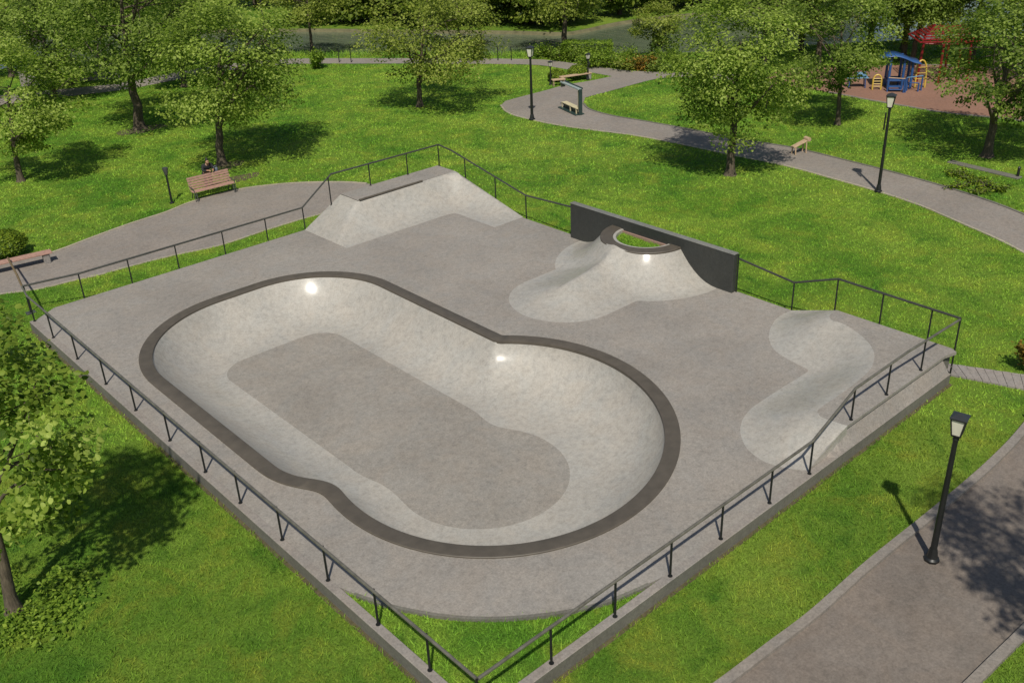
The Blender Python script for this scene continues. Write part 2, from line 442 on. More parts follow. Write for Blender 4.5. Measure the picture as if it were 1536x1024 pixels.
M['leaf_far'] = leaf_mat('leaf_far', (0.032, 0.060, 0.008), (0.125, 0.180, 0.020), (0.32, 0.37, 0.06), 0.4)
M['leaf_box'] = leaf_mat('leaf_boxwood', (0.035, 0.075, 0.006), (0.125, 0.190, 0.014), (0.29, 0.36, 0.03), 0.25)
M['leaf_bright'] = leaf_mat('leaf_bright', (0.07, 0.13, 0.012), (0.19, 0.29, 0.03), (0.32, 0.42, 0.055), 0.4)
M['leaf_orange'] = leaf_mat('leaf_orange', (0.07, 0.07, 0.01), (0.22, 0.15, 0.02), (0.45, 0.22, 0.04), 0.3)

def bark_mat():
    m, nt, b, _ = new_mat('bark')
    v = coords(nt, (1, 1, 0.18))
    n = noise(nt, v, 18, 5, 0.7, 0.6)
    nt.links.new(ramp(nt, n, [(0.3, (0.035, 0.027, 0.018)), (0.55, (0.10, 0.078, 0.052)), (0.8, (0.19, 0.155, 0.11))]), b.inputs['Base Color'])
    b.inputs['Roughness'].default_value = 0.95
    bump(nt, b, n, 0.8, 0.03)
    return m
M['bark'] = bark_mat()

def water_mat():
    m, nt, b, _ = new_mat('river_water')
    v = coords(nt)
    n = noise(nt, v, 0.12, 3)
    nt.links.new(ramp(nt, n, [(0.35, (0.090, 0.118, 0.068)), (0.65, (0.125, 0.150, 0.098))]), b.inputs['Base Color'])
    b.inputs['Roughness'].default_value = 0.03; b.inputs['Specular IOR Level'].default_value = 0.45
    wv = N(nt, 'ShaderNodeMapping'); wv.inputs['Rotation'].default_value = (0, 0, R(48)); wv.inputs['Scale'].default_value = (1.1, 0.22, 1)
    g = N(nt, 'ShaderNodeNewGeometry'); nt.links.new(g.outputs['Position'], wv.inputs['Vector'])
    h = noise(nt, wv.outputs[0], 1.6, 4, 0.6, 0.6)
    bump(nt, b, h, 0.55, 0.10)
    return m
M['water'] = water_mat()

# ------------------------------------------------------------------ camera
YAW = R(41.08653454900142); PITCH = R(27.396797275117507); ROLL = R(-2.444763445897192); FPX = 1469.053
CAMLOC = Vector((-7.799, -10.350, 15.0))
def to_deck(v):
    c, s = math.cos(YAW), math.sin(YAW)
    return Vector((v[0] * c + v[1] * s, -v[0] * s + v[1] * c, v[2]))
fw = Vector((0, math.cos(PITCH), -math.sin(PITCH))); r0 = Vector((1, 0, 0)); u0 = r0.cross(fw)
rv = r0 * math.cos(ROLL) + u0 * math.sin(ROLL); uv = u0 * math.cos(ROLL) - r0 * math.sin(ROLL)
rv, uv, fwd = to_deck(rv), to_deck(uv), to_deck(fw)
cam = bpy.data.cameras.new('camera'); co = bpy.data.objects.new('camera', cam); col.objects.link(co)
mw = Matrix.Identity(4)
for i in range(3): mw[i][0] = rv[i]; mw[i][1] = uv[i]; mw[i][2] = -fwd[i]; mw[i][3] = CAMLOC[i]
co.matrix_world = mw
cam.sensor_width = 36; cam.lens = FPX / 1536 * 36; cam.clip_start = 0.1; cam.clip_end = 3000
scene.camera = co
def cw(X, Y, z=0.0):
    """world point X m to the right of and Y m ahead of the camera's foot"""
    p = to_deck((X, Y, 0)); return (p[0] + CAMLOC[0], p[1] + CAMLOC[1], z)

# ------------------------------------------------------------------ light
SUN_EL, SUN_AZ = R(53), R(47)          # shadows run towards SUN_AZ (from +x towards +y)
tosun = Vector((-math.cos(SUN_AZ) * math.cos(SUN_EL), -math.sin(SUN_AZ) * math.cos(SUN_EL), math.sin(SUN_EL)))
sl = bpy.data.lights.new('sun', 'SUN'); sl.energy = 4.3; sl.angle = R(1.0); sl.color = (1.0, 0.945, 0.835)
so = bpy.data.objects.new('sun', sl); col.objects.link(so); so.rotation_euler = tosun.to_track_quat('Z', 'Y').to_euler(); so.location = (0, 0, 40)
w = bpy.data.worlds.new('World'); scene.world = w; w.use_nodes = True
nt = w.node_tree; nt.nodes.clear()
sky = nt.nodes.new('ShaderNodeTexSky'); sky.sky_type = 'NISHITA'; sky.sun_disc = False
sky.sun_elevation = SUN_EL; sky.sun_rotation = math.atan2(tosun.x, tosun.y)
bg = nt.nodes.new('ShaderNodeBackground'); bg.inputs[1].default_value = 0.072
wo = nt.nodes.new('ShaderNodeOutputWorld'); nt.links.new(sky.outputs[0], bg.inputs[0]); nt.links.new(bg.outputs[0], wo.inputs[0])
scene.view_settings.view_transform = 'Standard'; scene.view_settings.look = 'None'
scene.view_settings.exposure = 0; scene.view_settings.gamma = 1
scene.cycles.max_bounces = 6; scene.cycles.transparent_max_bounces = 4
scene.cycles.sample_clamp_indirect = 6

# ------------------------------------------------------------------ ground, river
shore = spline(SHORE, 1.5); farb = spline(FARBANK, 1.5)
def offs(line, d):
    L = np.array(line); t = np.gradient(L, axis=0); t /= np.linalg.norm(t, axis=1)[:, None]
    return [tuple(p) for p in L + np.c_[-t[:, 1], t[:, 0]] * d]
PL = spline(PATH_PARK[:15], 0.8) + spline(PATH_PARK[15:35], 0.8) + spline(PATH_PARK[35:52], 1.0) + spline(PATH_PARK[52:65], 1.0) + spline(PATH_PARK[64:], 0.6)
PLEFT = spline(PATH_LEFT[:15], 0.5) + spline(PATH_LEFT[15:], 0.5)
KL = spline(KERB_L, 0.3); KR = spline(KERB_R, 0.3)
PRIGHT = KL + list(reversed(KR))
lawn_poly = [cw(-420, -120)[:2], cw(420, -120)[:2]] + [cw(420, 30)[:2]] + list(reversed(shore)) + [cw(-420, 60)[:2]]
lawn = surface('lawn', lawn_poly, [[(0.4, 0.4), (18.4, 0.4), (18.4, 24.6), (0.6, 24.3)]], 0.0, M['lawn']); tag(lawn, kind='structure')
# banks: the near one drops into the water, the far one rises from a pale sandy edge
L0 = np.array(shore); L1 = np.array(offs(shore, 1.6)); n = len(L0)
nb = np_mesh('river_bank', np.r_[np.c_[L0, np.zeros(n)], np.c_[L1, np.full(n, -0.7)]], [(i, i + 1, n + i + 1, n + i) for i in range(n - 1)], M['lawn']); tag(nb, kind='structure')
F0 = np.array(farb); n = len(F0); F1 = np.array(offs(farb, 0.14)); F2 = np.array(offs(farb, 3.5)); F3 = np.array(offs(farb, -0.6))
fb = np_mesh('far_bank_edge', np.r_[np.c_[F3, np.full(n, -0.7)], np.c_[F0, np.full(n, -0.26)], np.c_[F1, np.full(n, -0.05)]],
             [(k * n + i, k * n + i + 1, (k + 1) * n + i + 1, (k + 1) * n + i) for k in (0, 1) for i in range(n - 1)], M['sand']); tag(fb, kind='structure')
fg = surface('far_bank', [tuple(p) for p in F1] + [cw(420, 90)[:2], cw(420, 700)[:2], cw(-420, 700)[:2], cw(-420, 130)[:2]], [], -0.045, M['lawn']); tag(fg, kind='structure')
wa = surface('river', list(reversed(offs(shore, 0.3))) + [cw(-300, 75)[:2], cw(-300, 135)[:2]] + [tuple(p) for p in offs(farb, -0.2)] + [cw(300, 80)[:2], cw(300, 20)[:2]], [], -0.3, M['water']); tag(wa, kind='structure')

tag(surface('park_path', PL, [], 0.018, M['path']), kind='structure')
tag(surface('left_path', PLEFT, [], 0.018, M['path']), kind='structure')
tag(surface('front_path', PRIGHT, [], 0.012, M['asphalt']), kind='structure')
tag(surface('playground_surface', spline(PLAY, 0.8, True), [], 0.02, M['rubber']), kind='structure')
tag(strip('path_edging', spline(EDGE_LEFT, 0.4), -0.03, 0.09, 0.045, M['edging'], 0.06), kind='structure')
tag(strip('path_edging', spline(EDGE_LEFT_LOW, 0.4), -0.02, 0.06, 0.03, M['edging'], 0.06), kind='structure')
tag(strip('path_edging', spline(EDGE_NEAR, 0.5), -0.09, 0.02, 0.035, M['edging'], 0.05), kind='structure')
tag(strip('path_edging', spline(EDGE_FAR, 0.5), -0.1, 0.02, 0.05, M['wall'], 0.06), kind='structure')
tag(strip('kerb', KL, -0.02, 0.20, 0.10, M['kerb'], 0.14), kind='structure')
tag(strip('kerb', KR, -0.20, 0.02, 0.10, M['kerb'], 0.14), kind='structure')
PE = spline(PLAY, 0.8, True)
tag(strip('playground_kerb', PE[5:48], -0.08, 0.06, 0.05, M['kerb'], 0.06), kind='structure')
# slab walk by the right corner: one mesh of separate slabs
mb = MB(); a, b_, c_, d_ = [np.array(p) for p in SLABS]
n = 14
for i in range(n):
    t0, t1 = (i + 0.025) / n, (i + 0.975) / n
    q = [a + (d_ - a) * t0, a + (d_ - a) * t1, b_ + (c_ - b_) * t1, b_ + (c_ - b_) * t0]
    zz = 0.05 + 0.012 * random.random()
    mb.add([(p[0], p[1], zz) for p in q] + [(p[0], p[1], -0.02) for p in q], [(3, 2, 1, 0), (0, 1, 5, 4), (1, 2, 6, 5), (2, 3, 7, 6), (3, 0, 4, 7)])
tag(mb.build('slab_path', M['slabs']), kind='structure')
for (x, y), rx, ry in zip(DIRT, (1.1, 1.2, 1.6), (0.5, 0.6, 0.8)):
    k = 22; pr = [(x + rx * (0.85 + 0.3 * random.random()) * math.cos(2 * math.pi * i / k), y + ry * (0.85 + 0.3 * random.random()) * math.sin(2 * math.pi * i / k)) for i in range(k)]
    tag(surface('earth_and_shadow', pr, [], 0.008, M['soil_and_shadow']), kind='structure')

# ------------------------------------------------------------------ skatepark: bowl
def sdf(P, q=0.0):
    """bowl outline at depth fraction q (0 = rim, 1 = edge of the flat floor)"""
    P = np.asarray(P, float)
    u0_, u1_, v0_, v1_ = 1.57 + 2.38 * q, 10.40 - 1.95 * q, 8.0 + 1.0 * q, 21.0 - 2.35 * q
    c = np.array([(u0_ + u1_) / 2, (v0_ + v1_) / 2]); hx, hy = (u1_ - u0_) / 2, (v1_ - v0_) / 2
    d = P - c; r = np.where(d[:, 1] > 0, np.where(d[:, 0] < 0, 4.05 - 2.95 * q, 3.2 - 2.15 * q), 2.2 - 0.9 * q)
    g_ = np.abs(d) - np.c_[hx - r, hy - r]
    a = np.linalg.norm(np.maximum(g_, 0), axis=1) + np.minimum(np.maximum(g_[:, 0], g_[:, 1]), 0) - r
    qe = q ** 1.35; dx = P[:, 0] - (6.98 - 0.560 * qe); dy = P[:, 1] - (7.43 - 0.010 * qe)
    ea, eb = 5.15 - 2.720 * qe, 4.65 - 2.220 * qe        # a slightly oval round end
    b = (np.sqrt(((dx * .656 + dy * .755) / ea) ** 2 + ((dy * .656 - dx * .755) / eb) ** 2) - 1) * (ea + eb) / 2
    k = np.where(P[:, 0] > 6.4, 0.06 + 0.9 * q ** 1.5, 0.6 + 1.0 * q); h = np.clip(0.5 + 0.5 * (b - a) / k, 0, 1)
    return b * (1 - h) + a * h - k * h * (1 - h)
def grad(P):
    e = 1e-3
    gx = (sdf(P + [e, 0]) - sdf(P - [e, 0])) / (2 * e); gy = (sdf(P + [0, e]) - sdf(P - [0, e])) / (2 * e)
    g = np.c_[gx, gy]; return g / np.maximum(np.linalg.norm(g, axis=1), 1e-6)[:, None]
th = np.linspace(0, 2 * np.pi, 901)[:-1]; dirs = np.c_[np.cos(th), np.sin(th)]; o_ = np.array([6.3, 11.4])
lo_ = np.zeros(len(th)); hi_ = np.full(len(th), 14.0)
for _ in range(40):
    m_ = (lo_ + hi_) / 2; s_ = sdf(o_ + dirs * m_[:, None]); lo_ = np.where(s_ < 0, m_, lo_); hi_ = np.where(s_ < 0, hi_, m_)
ring = o_ + dirs * lo_[:, None]
d_ = np.linalg.norm(np.roll(ring, -1, 0) - ring, axis=1); cum = np.r_[0, np.cumsum(d_)]; NR = 360
tt = np.linspace(0, cum[-1], NR + 1)[:-1]; rr = np.r_[ring, ring[:1]]
rim = np.c_[np.interp(tt, cum, rr[:, 0]), np.interp(tt, cum, rr[:, 1])]
def march(P, dist, n=24):
    P = P.copy()
    for _ in range(n): P = P + grad(P) * (dist / n)
    return P
def lap(P, k):
    for _ in range(k): P = 0.5 * P + 0.25 * (np.roll(P, 1, 0) + np.roll(P, -1, 0))
    return P
WB, DB = 2.25, 1.30
bowl = tag(empty('skate_bowl', (6.4, 11.5, DZ)), 'sunken peanut shaped concrete skate bowl with wide brown coping', 'skate bowl')
def level(q_):
    lo = np.zeros(len(th)); hi = np.full(len(th), 14.0)
    for _ in range(40):
        m_ = (lo + hi) / 2; s_ = sdf(o_ + dirs * m_[:, None], q_); lo = np.where(s_ < 0, m_, lo); hi = np.where(s_ < 0, hi, m_)
    return o_ + dirs * lo[:, None]
def place(o, root):
    """parent keeping world coordinates (roots here carry no rotation)"""
    o.parent = root; o.matrix_parent_inverse = Matrix.Translation(-Vector(root.location)); return o
rings = []; NS = 28; NT = len(th)
for i in range(NS + 1):
    x = 1 - i / NS
    z = DZ - DB + DB * x ** 2.6
    rings.append(np.c_[level(i / NS), np.full(NT, z)])
V = np.concatenate(rings); F = np.array([(i * NT + k, i * NT + (k + 1) % NT, (i + 1) * NT + (k + 1) % NT, (i + 1) * NT + k) for i in range(NS) for k in range(NT)])
F = F[:, ::-1]
place(np_mesh('bowl_wall', V, F, M['pale'], None, True), bowl)
place(surface('bowl_floor', [tuple(p) for p in rings[-1][:, :2]], [], DZ - DB, M['floor']), bowl)
outer = lap(march(rim, 0.41), 6)
ci = march(rim, -0.02, 1)
prof = [(ci, DZ - 0.06), (ci, DZ + 0.035), (march(rim, 0.01, 1), DZ + 0.045), (march(rim, 0.39), DZ + 0.045), (outer, DZ + 0.03), (outer, DZ - 0.02)]
V = np.concatenate([np.c_[p, np.full(NR, z)] for p, z in prof])
F = np.array([(i * NR + k, i * NR + (k + 1) % NR, (i + 1) * NR + (k + 1) % NR, (i + 1) * NR + k) for i in range(len(prof) - 1) for k in range(NR)])[:, ::-1]
cp = place(np_mesh('coping', V, F, M['coping'], None, True), bowl); cp.data.set_sharp_from_angle(angle=R(40))
bowl_outer = [tuple(p) for p in outer]

# ------------------------------------------------------------------ skatepark: corner bank, tongue ramp, wave ramp
def T(x, p=2.15): return np.clip(x, 0, 1) ** p
ALOW = [(11.6, 25.0), (11.66, 21.9)] + spline([(16.6, 21.9), (17.0, 21.88), (17.22, 21.72), (17.27, 21.4)], 0.1) + [(17.25, 19.2), (18.9, 19.2)]
ATOP = [(18.9, 23.72), (13.62, 23.68), (13.55, 25.0)]
def zA(P):
    u, v = P[:, 0], P[:, 1]
    a = T((v - 21.9) / 1.8); s = T((u - 17.26) / 1.62) * np.clip((v - 19.2) / 4.5, 0, 1)
    h = np.minimum((a ** 2.2 + s ** 2.2) ** (1 / 2.2), 1)
    hip = np.clip((u - 11.6) / 2.0, 0, 1)
    return DZ + 1.1 * np.minimum(h, hip) * np.where((v > 23.6) & (u > 13.4), 1, 1)
bank = tag(empty('corner_bank_ramp', (16, 23, DZ)), 'pale concrete bank ramp rising to a raised platform in the far corner', 'ramp')
aout = ALOW + ATOP
place(surface('ramp_face', aout, [], zA, M['pale'], None, 0.11, skirt=lambda m: m[0] > 18.8 or m[1] > 24.95), bank)
place(surface('platform', [(13.56, 23.68), (18.9, 23.72), (18.9, 25.0), (13.55, 25.0)], [], DZ + 1.1, M['deck'], None, None, skirt=lambda m: m[0] > 18.8 or m[1] > 24.9), bank)
mb = MB(); mb.tube([(13.62, 23.66, DZ + 1.11), (17.0, 23.69, DZ + 1.11)], 0.045, 10)
place(mb.build('coping', M['coping'], None, True), bank)

# tongue ramp below the half-round planter
RC = np.array([18.6, 12.08]); RB, RO, RI, HZ = 3.4, 1.66, 1.22, 1.07
def zB(P):
    r = np.linalg.norm(P - RC, axis=1); x = np.clip((RB - r) / (RB - RO), 0, 1)
    c = HZ * x ** 2.15
    ax = np.clip(P[:, 0], 14.4, 18.6); d = np.linalg.norm(P - np.c_[ax, np.full(len(P), 12.1)], axis=1)
    hr = 0.40 + 0.45 * np.clip((P[:, 0] - 13.6) / 3.2, 0, 1) ** 1.2
    hr = hr * np.clip((P[:, 0] - 12.35) / 1.6, 0.0, 1) ** 0.5
    t = hr * (np.sqrt(np.clip(1 - d / 2.03, 0, 1) ** 2 + 0.0) ** 1.55)
    return DZ + (np.maximum(c, 0) ** 3 + np.maximum(t, 0) ** 3) ** (1 / 3)
ths = np.linspace(0, 2 * np.pi, 241)[:-1]; cen = np.array([16.3, 12.1]); outB = []
for a in ths:
    dv = np.array([math.cos(a), math.sin(a)]); s = np.linspace(0.2, 7, 1400); q = cen + dv * s[:, None]
    ins = (np.linalg.norm(q - RC, axis=1) < RB) | (np.linalg.norm(q - np.c_[np.clip(q[:, 0], 14.4, 18.6), np.full(len(q), 12.1)], axis=1) < 2.03)
    ins &= q[:, 0] < 18.6
    outB.append(tuple(q[np.where(ins)[0].max()]))
ah = np.linspace(math.pi / 2, 3 * math.pi / 2, 40)
hole = [tuple(RC + RO * np.array([math.cos(a), math.sin(a)])) for a in ah] + [(18.75, RC[1] - RO), (18.75, RC[1] + RO)]
tong = tag(empty('tongue_ramp', (16, 12.1, DZ)), 'pale concrete tongue ramp flowing down from the half round planter', 'ramp')
place(surface('ramp_face', outB, [hole], zB, M['pale'], None, 0.1), tong)
def half_ring(name, r0_, r1_, z0, z1, mat, edge=0.02):
    a = np.linspace(math.pi / 2 , 3 * math.pi / 2, 48); ring_ = []
    for (r, z) in ((r1_, z0), (r1_, z1 - edge), (r1_ - edge, z1), (r0_ + edge, z1), (r0_, z1 - edge), (r0_, z0)):
        ring_.append(np.c_[RC[0] + r * np.cos(a), RC[1] + r * np.sin(a), np.full(48, z)])
    V = np.concatenate(ring_); F = [(i * 48 + k, (i + 1) * 48 + k, (i + 1) * 48 + k + 1, i * 48 + k + 1) for i in range(5) for k in range(47)]
    V[:, 0] = np.minimum(V[:, 0], 18.597)
    o = np_mesh(name, V, [tuple(reversed(f)) for f in F], mat, None, True); o.data.set_sharp_from_angle(angle=R(40)); return o
top = DZ + HZ
plan = tag(empty('half_round_planter', (18.0, 12.08, top)), 'half round grass planter with brown ring against the dark wall', 'planter')
place(half_ring('coping', RI, RO + 0.03, top - 0.08, top + 0.04, M['coping']), plan)
place(half_ring('inner_kerb', RI - 0.13, RI - 0.003, top - 0.3, top + 0.015, M['pale']), plan)
gp = [tuple(RC + (RI - 0.13) * np.array([math.cos(a), math.sin(a)])) for a in np.linspace(math.pi / 2, 3 * math.pi / 2, 40)]
place(surface('turf', gp, [], top - 0.16, M['inner_lawn']), plan)
mb = MB(); mb.box((18.56, 12.08, top - 0.10), (0.07, 2 * (RI - 0.14), 0.13)); place(mb.build('back_edge', M['coping_pink']), plan)

# dark wall behind the planter
dwall = tag(empty('ramp_wall', (18.7, 12.05, DZ)), 'dark grey concrete wall standing behind the half round planter', 'wall')
mb = MB(); mb.box((18.715, 12.05, 0.86), (0.23, 7.96, 1.86), bev=0.012); place(mb.build('wall_panel', M['darkwall']), dwall)
mb = MB(); mb.box((18.715, 12.05, 1.805), (0.25, 8.0, 0.035), bev=0.01); place(mb.build('wall_cap', M['walltop']), dwall)

# wave ramp rising to the right corner platform
CLOW = spline([(18.85, 5.78), (18.2, 5.82), (17.63, 5.68), (16.76, 5.25), (16.1, 4.6), (15.85, 3.9), (15.72, 3.12)], 0.15) + spline([(15.6, 3.06), (13.44, 3.05), (12.39, 2.95), (11.59, 2.58), (11.01, 1.99), (10.78, 1.4), (10.8, 1.0), (10.95, 0.58), (11.2, 0.22)], 0.15)
CHIGH = spline([(18.85, 4.12), (18.4, 4.12), (18.12, 3.9), (18.1, 3.4), (17.75, 2.6), (17.26, 1.98), (16.76, 1.63), (16.06, 1.36), (15.14, 1.25), (14.39, 1.22), (13.35, 1.21), (13.0, 1.16), (12.86, 0.98), (12.88, 0.6), (12.95, 0.22)], 0.12)
def zC(P):
    dl = dist_poly(P, CLOW); dh = dist_poly(P, CHIGH); t = dl / np.maximum(dl + dh, 1e-6)
    return DZ + 0.55 * (0.65 * t * t * (3 - 2 * t) + 0.35 * t ** 1.6)
wave = tag(empty('wave_ramp', (15, 2.5, DZ)), 'S shaped pale wave ramp leading up to the right corner platform', 'ramp')
place(surface('ramp_face', CLOW + list(reversed(CHIGH)), [], zC, M['pale'], None, 0.1, skirt=lambda m: m[0] > 18.8 or m[1] < 0.235, skirt_z=DZ - 0.02), wave)
plat = list(CHIGH) + [(18.3, 0.22), (18.72, 0.1), (18.85, 0.3)]
place(surface('platform', plat, [], DZ + 0.55, M['deck'], None, None, skirt=lambda m: m[0] > 18.3 or m[1] < 0.3, skirt_z=DZ + 0.46), wave)
# battered side below the platform lip
V = [(11.9, .36, DZ), (12.95, .36, .83), (18.3, .36, .83), (11.9, .03, DZ + .008), (12.95, .03, DZ + .008), (18.3, .03, DZ + .008), (12.2, .36, DZ + .12), (12.5, .36, DZ + .30), (12.2, .03, DZ + .008), (12.5, .03, DZ + .008), (18.3, .6, .83), (18.3, .6, DZ)]
place(np_mesh('side_ledge', V, [(0, 3, 8, 6), (6, 8, 9, 7), (7, 9, 4, 1), (1, 4, 5, 2), (2, 5, 11, 10)], M['ledge']), wave)
mb = MB(); mb.box((18.62, 0.55, DZ + 0.2), (0.4, 0.5, 0.62)); place(mb.build('end_block', M['wall']), wave)

# deck slab
arc = spline([(0.19, 5.05), (.42, 4.35), (.80, 3.5), (1.45, 2.5), (2.22, 1.7), (3.25, .95), (4.25, .5), (5.6, .19)], 0.2)
deck_poly = [(0.19, 24.4), (1.05, 25.0)][::-1] + arc + [(18.85, .19), (18.85, 25.0)]
wave_hole = CLOW + [(11.2, 0.2), (18.9, 0.2), (18.9, 5.75)]
deck = surface('skatepark_deck', deck_poly, [bowl_outer, aout, outB, hole, wave_hole], DZ, M['deck'], None, None, skirt=lambda m: m[0] > 18.8 or m[1] > 24.4 or (m[0] < 6 and m[1] < 5.1 and m[0] + m[1] < 8), skirt_z=-0.02)
tag(deck, kind='structure')
# coarse edge line along the curved front of the deck
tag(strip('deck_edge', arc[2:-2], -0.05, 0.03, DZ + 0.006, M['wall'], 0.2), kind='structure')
cornerlawn = surface('corner_lawn', [(0.2, 5.6), (0.2, 0.2), (6.2, 0.2)] + list(reversed(arc[1:-1])), [], DZ - 0.08, M['inner_lawn']); tag(cornerlawn, kind='structure')

tag(strip('earth_and_shadow', [(0.3, -0.03), (18.4, -0.03)], -0.07, 0.03, 0.006, M['soil_and_shadow']), kind='structure')  # painted contact shadow: dark strip at the foot of the right front wall
tag(strip('earth_and_shadow', [(-0.03, 24.4), (-0.03, 0.3)], -0.07, 0.03, 0.006, M['soil_and_shadow']), kind='structure')  # the same painted shadow strip along the left front wall
rw = tag(empty('retaining_wall', (0, 0, 0)), 'low weathered concrete wall along the two front sides of the deck', 'wall')
def wall_run(name, p, q, wdt, z0, z1):
    p = Vector((*p, 0)); q = Vector((*q, 0)); t = (q - p).normalized(); nn = Vector((-t.y, t.x, 0)); c = 0.015
    prf = [(0, z0), (0, z1 - c), (c, z1), (wdt - c, z1), (wdt, z1 - c), (wdt, z0)]
    k = 40; V = []
    for i in range(k + 1):
        for (a, z) in prf: V.append(tuple(p.lerp(q, i / k) + nn * a + Vector((0, 0, z))))
    F = [(i * 6 + j, i * 6 + j + 1, (i + 1) * 6 + j + 1, (i + 1) * 6 + j) for i in range(k) for j in range(5)]
    F += [(0, 1, 2, 3, 4, 5), tuple(k * 6 + j for j in reversed(range(6)))]
    o = np_mesh(name, V, [tuple(reversed(f)) for f in F], M['wall']); o.data.materials.append(M['ledge'])
    for k_, pl in enumerate(o.data.polygons): pl.material_index = 1 if pl.normal.z > .3 else 0
    return o
place(wall_run('wall_run', (0, 24.45), (0, 0.22), 0.215, -0.06, DZ + 0.006), rw)
place(wall_run('wall_run', (0.0, 0.0), (18.35, 0.0), 0.22, -0.06, DZ + 0.006), rw)

# ------------------------------------------------------------------ guard rails
def guard_rail(label, line, posts, mat='rail', rad=0.036):
    root = empty('guard_rail', (line[0][0], line[0][1], 0)); tag(root, label, 'guard rail', 'guard rails round the skatepark')
    mb = MB(); L = [Vector(p) for p in line]; mb.tube(L, rad, 10); place(mb.build('top_rail', M[mat], None, True), root)
    for (u, v, z0, z1) in posts:
        pm = MB(); pm.tube([(u, v, z0 - 0.01), (u, v, z1)], 0.027, 8); pm.lathe([(0.055, 0.0), (0.055, 0.012), (0.03, 0.014)], 10, (u, v, z0))
        place(pm.build('post', M['post'], None, True), root)
    return root
H0, RZ = DZ + 0.006, DZ + 0.97
LFV = [24.35, 22.5, 20.3, 17.95, 15.73, 13.43, 11.29, 9.39, 7.35, 5.36, 3.43, 1.66]
guard_rail('long black guard rail along the left front wall beside the bowl', [(0.42, 25.95, 1.10), (0.14, 24.35, RZ), (0.12, 12, RZ), (0.11, 0.11, RZ)],
           [(0.15, v, H0, RZ) for v in LFV] + [(0.11, 0.11, H0, RZ)], 'rail_sunlit')
RFU = [2.0, 3.86, 5.65, 7.46, 9.38, 11.1]
guard_rail('black guard rail along the right front wall stepping up at the wave ramp', [(0.13, 0.09, RZ), (6, 0.11, RZ), (11.1, 0.13, RZ), (13.27, 0.30, DZ + .55 + .97), (16, 0.32, DZ + .55 + .98), (18.75, 0.2, DZ + .55 + 1.02)],
           [(u, 0.11, H0, RZ) for u in RFU] + [(u, 0.31, DZ + .55, DZ + .55 + .97) for u in (13.27, 15.08, 16.99)], 'rail_sunlit')
lb = guard_rail('black guard rail on the path side climbing to the far corner platform', [(0.44, 25.95, 1.12), (2.2, 25.05, RZ), (7, 25.05, RZ), (11.65, 25.05, RZ), (13.2, 25.0, DZ + 1.1 + .97), (19.0, 24.95, DZ + 1.1 + .97)],
           [(u, 25.05, -0.01, RZ) for u in (2.18, 4.02, 5.92, 7.92, 9.86, 11.65)] + [(13.0, 24.93, DZ + .75, DZ + 1.98), (15.1, 24.95, DZ + 1.1, DZ + 2.07), (17.15, 24.95, DZ + 1.1, DZ + 2.07), (18.93, 24.9, DZ + 1.1, DZ + 2.07), (0.49, 26.0, 0.04, 1.1)])
mb = MB(); mb.tube([(0.43, 25.95, 1.13), (0.75, 27.6, 0.98), (1.05, 29.3, 0.78), (1.3, 30.7, 0.62)], 0.04, 8); place(mb.build('handrail_extension', M['handrail'], None, True), lb)
mb = MB(); mb.box((0.49, 26.02, 0.02), (0.34, 0.26, 0.05), bev=0.01); place(mb.build('foot_plate', M['steel']), lb)
guard_rail('black guard rail sloping down from the far corner to the dark wall', [(19.0, 24.95, DZ + 2.07), (19.0, 24.0, DZ + 1.98), (19.0, 19.1, RZ), (18.85, 16.02, RZ + 0.22)],
           [(19.0, 23.1, -0.01, DZ + 1.8), (19.0, 21.06, -0.01, DZ + 1.40), (19.0, 19.1, -0.01, RZ), (18.70, 16.06, -0.01, 1.78)])
guard_rail('black guard rail from the dark wall round to the right corner', [(18.9, 8.05, RZ + 0.25), (18.95, 5.85, RZ), (18.9, 4.25, DZ + .55 + 1.05), (18.85, 0.22, DZ + .55 + 1.02)],
           [(18.8, 8.02, -0.01, 1.78), (18.95, 5.85, -0.01, RZ), (18.9, 4.25, -0.01, DZ + 1.6), (18.9, 2.68, -0.01, DZ + 1.59), (18.9, 1.1, -0.01, DZ + 1.57), (18.85, 0.22, -0.01, DZ + 1.57)])

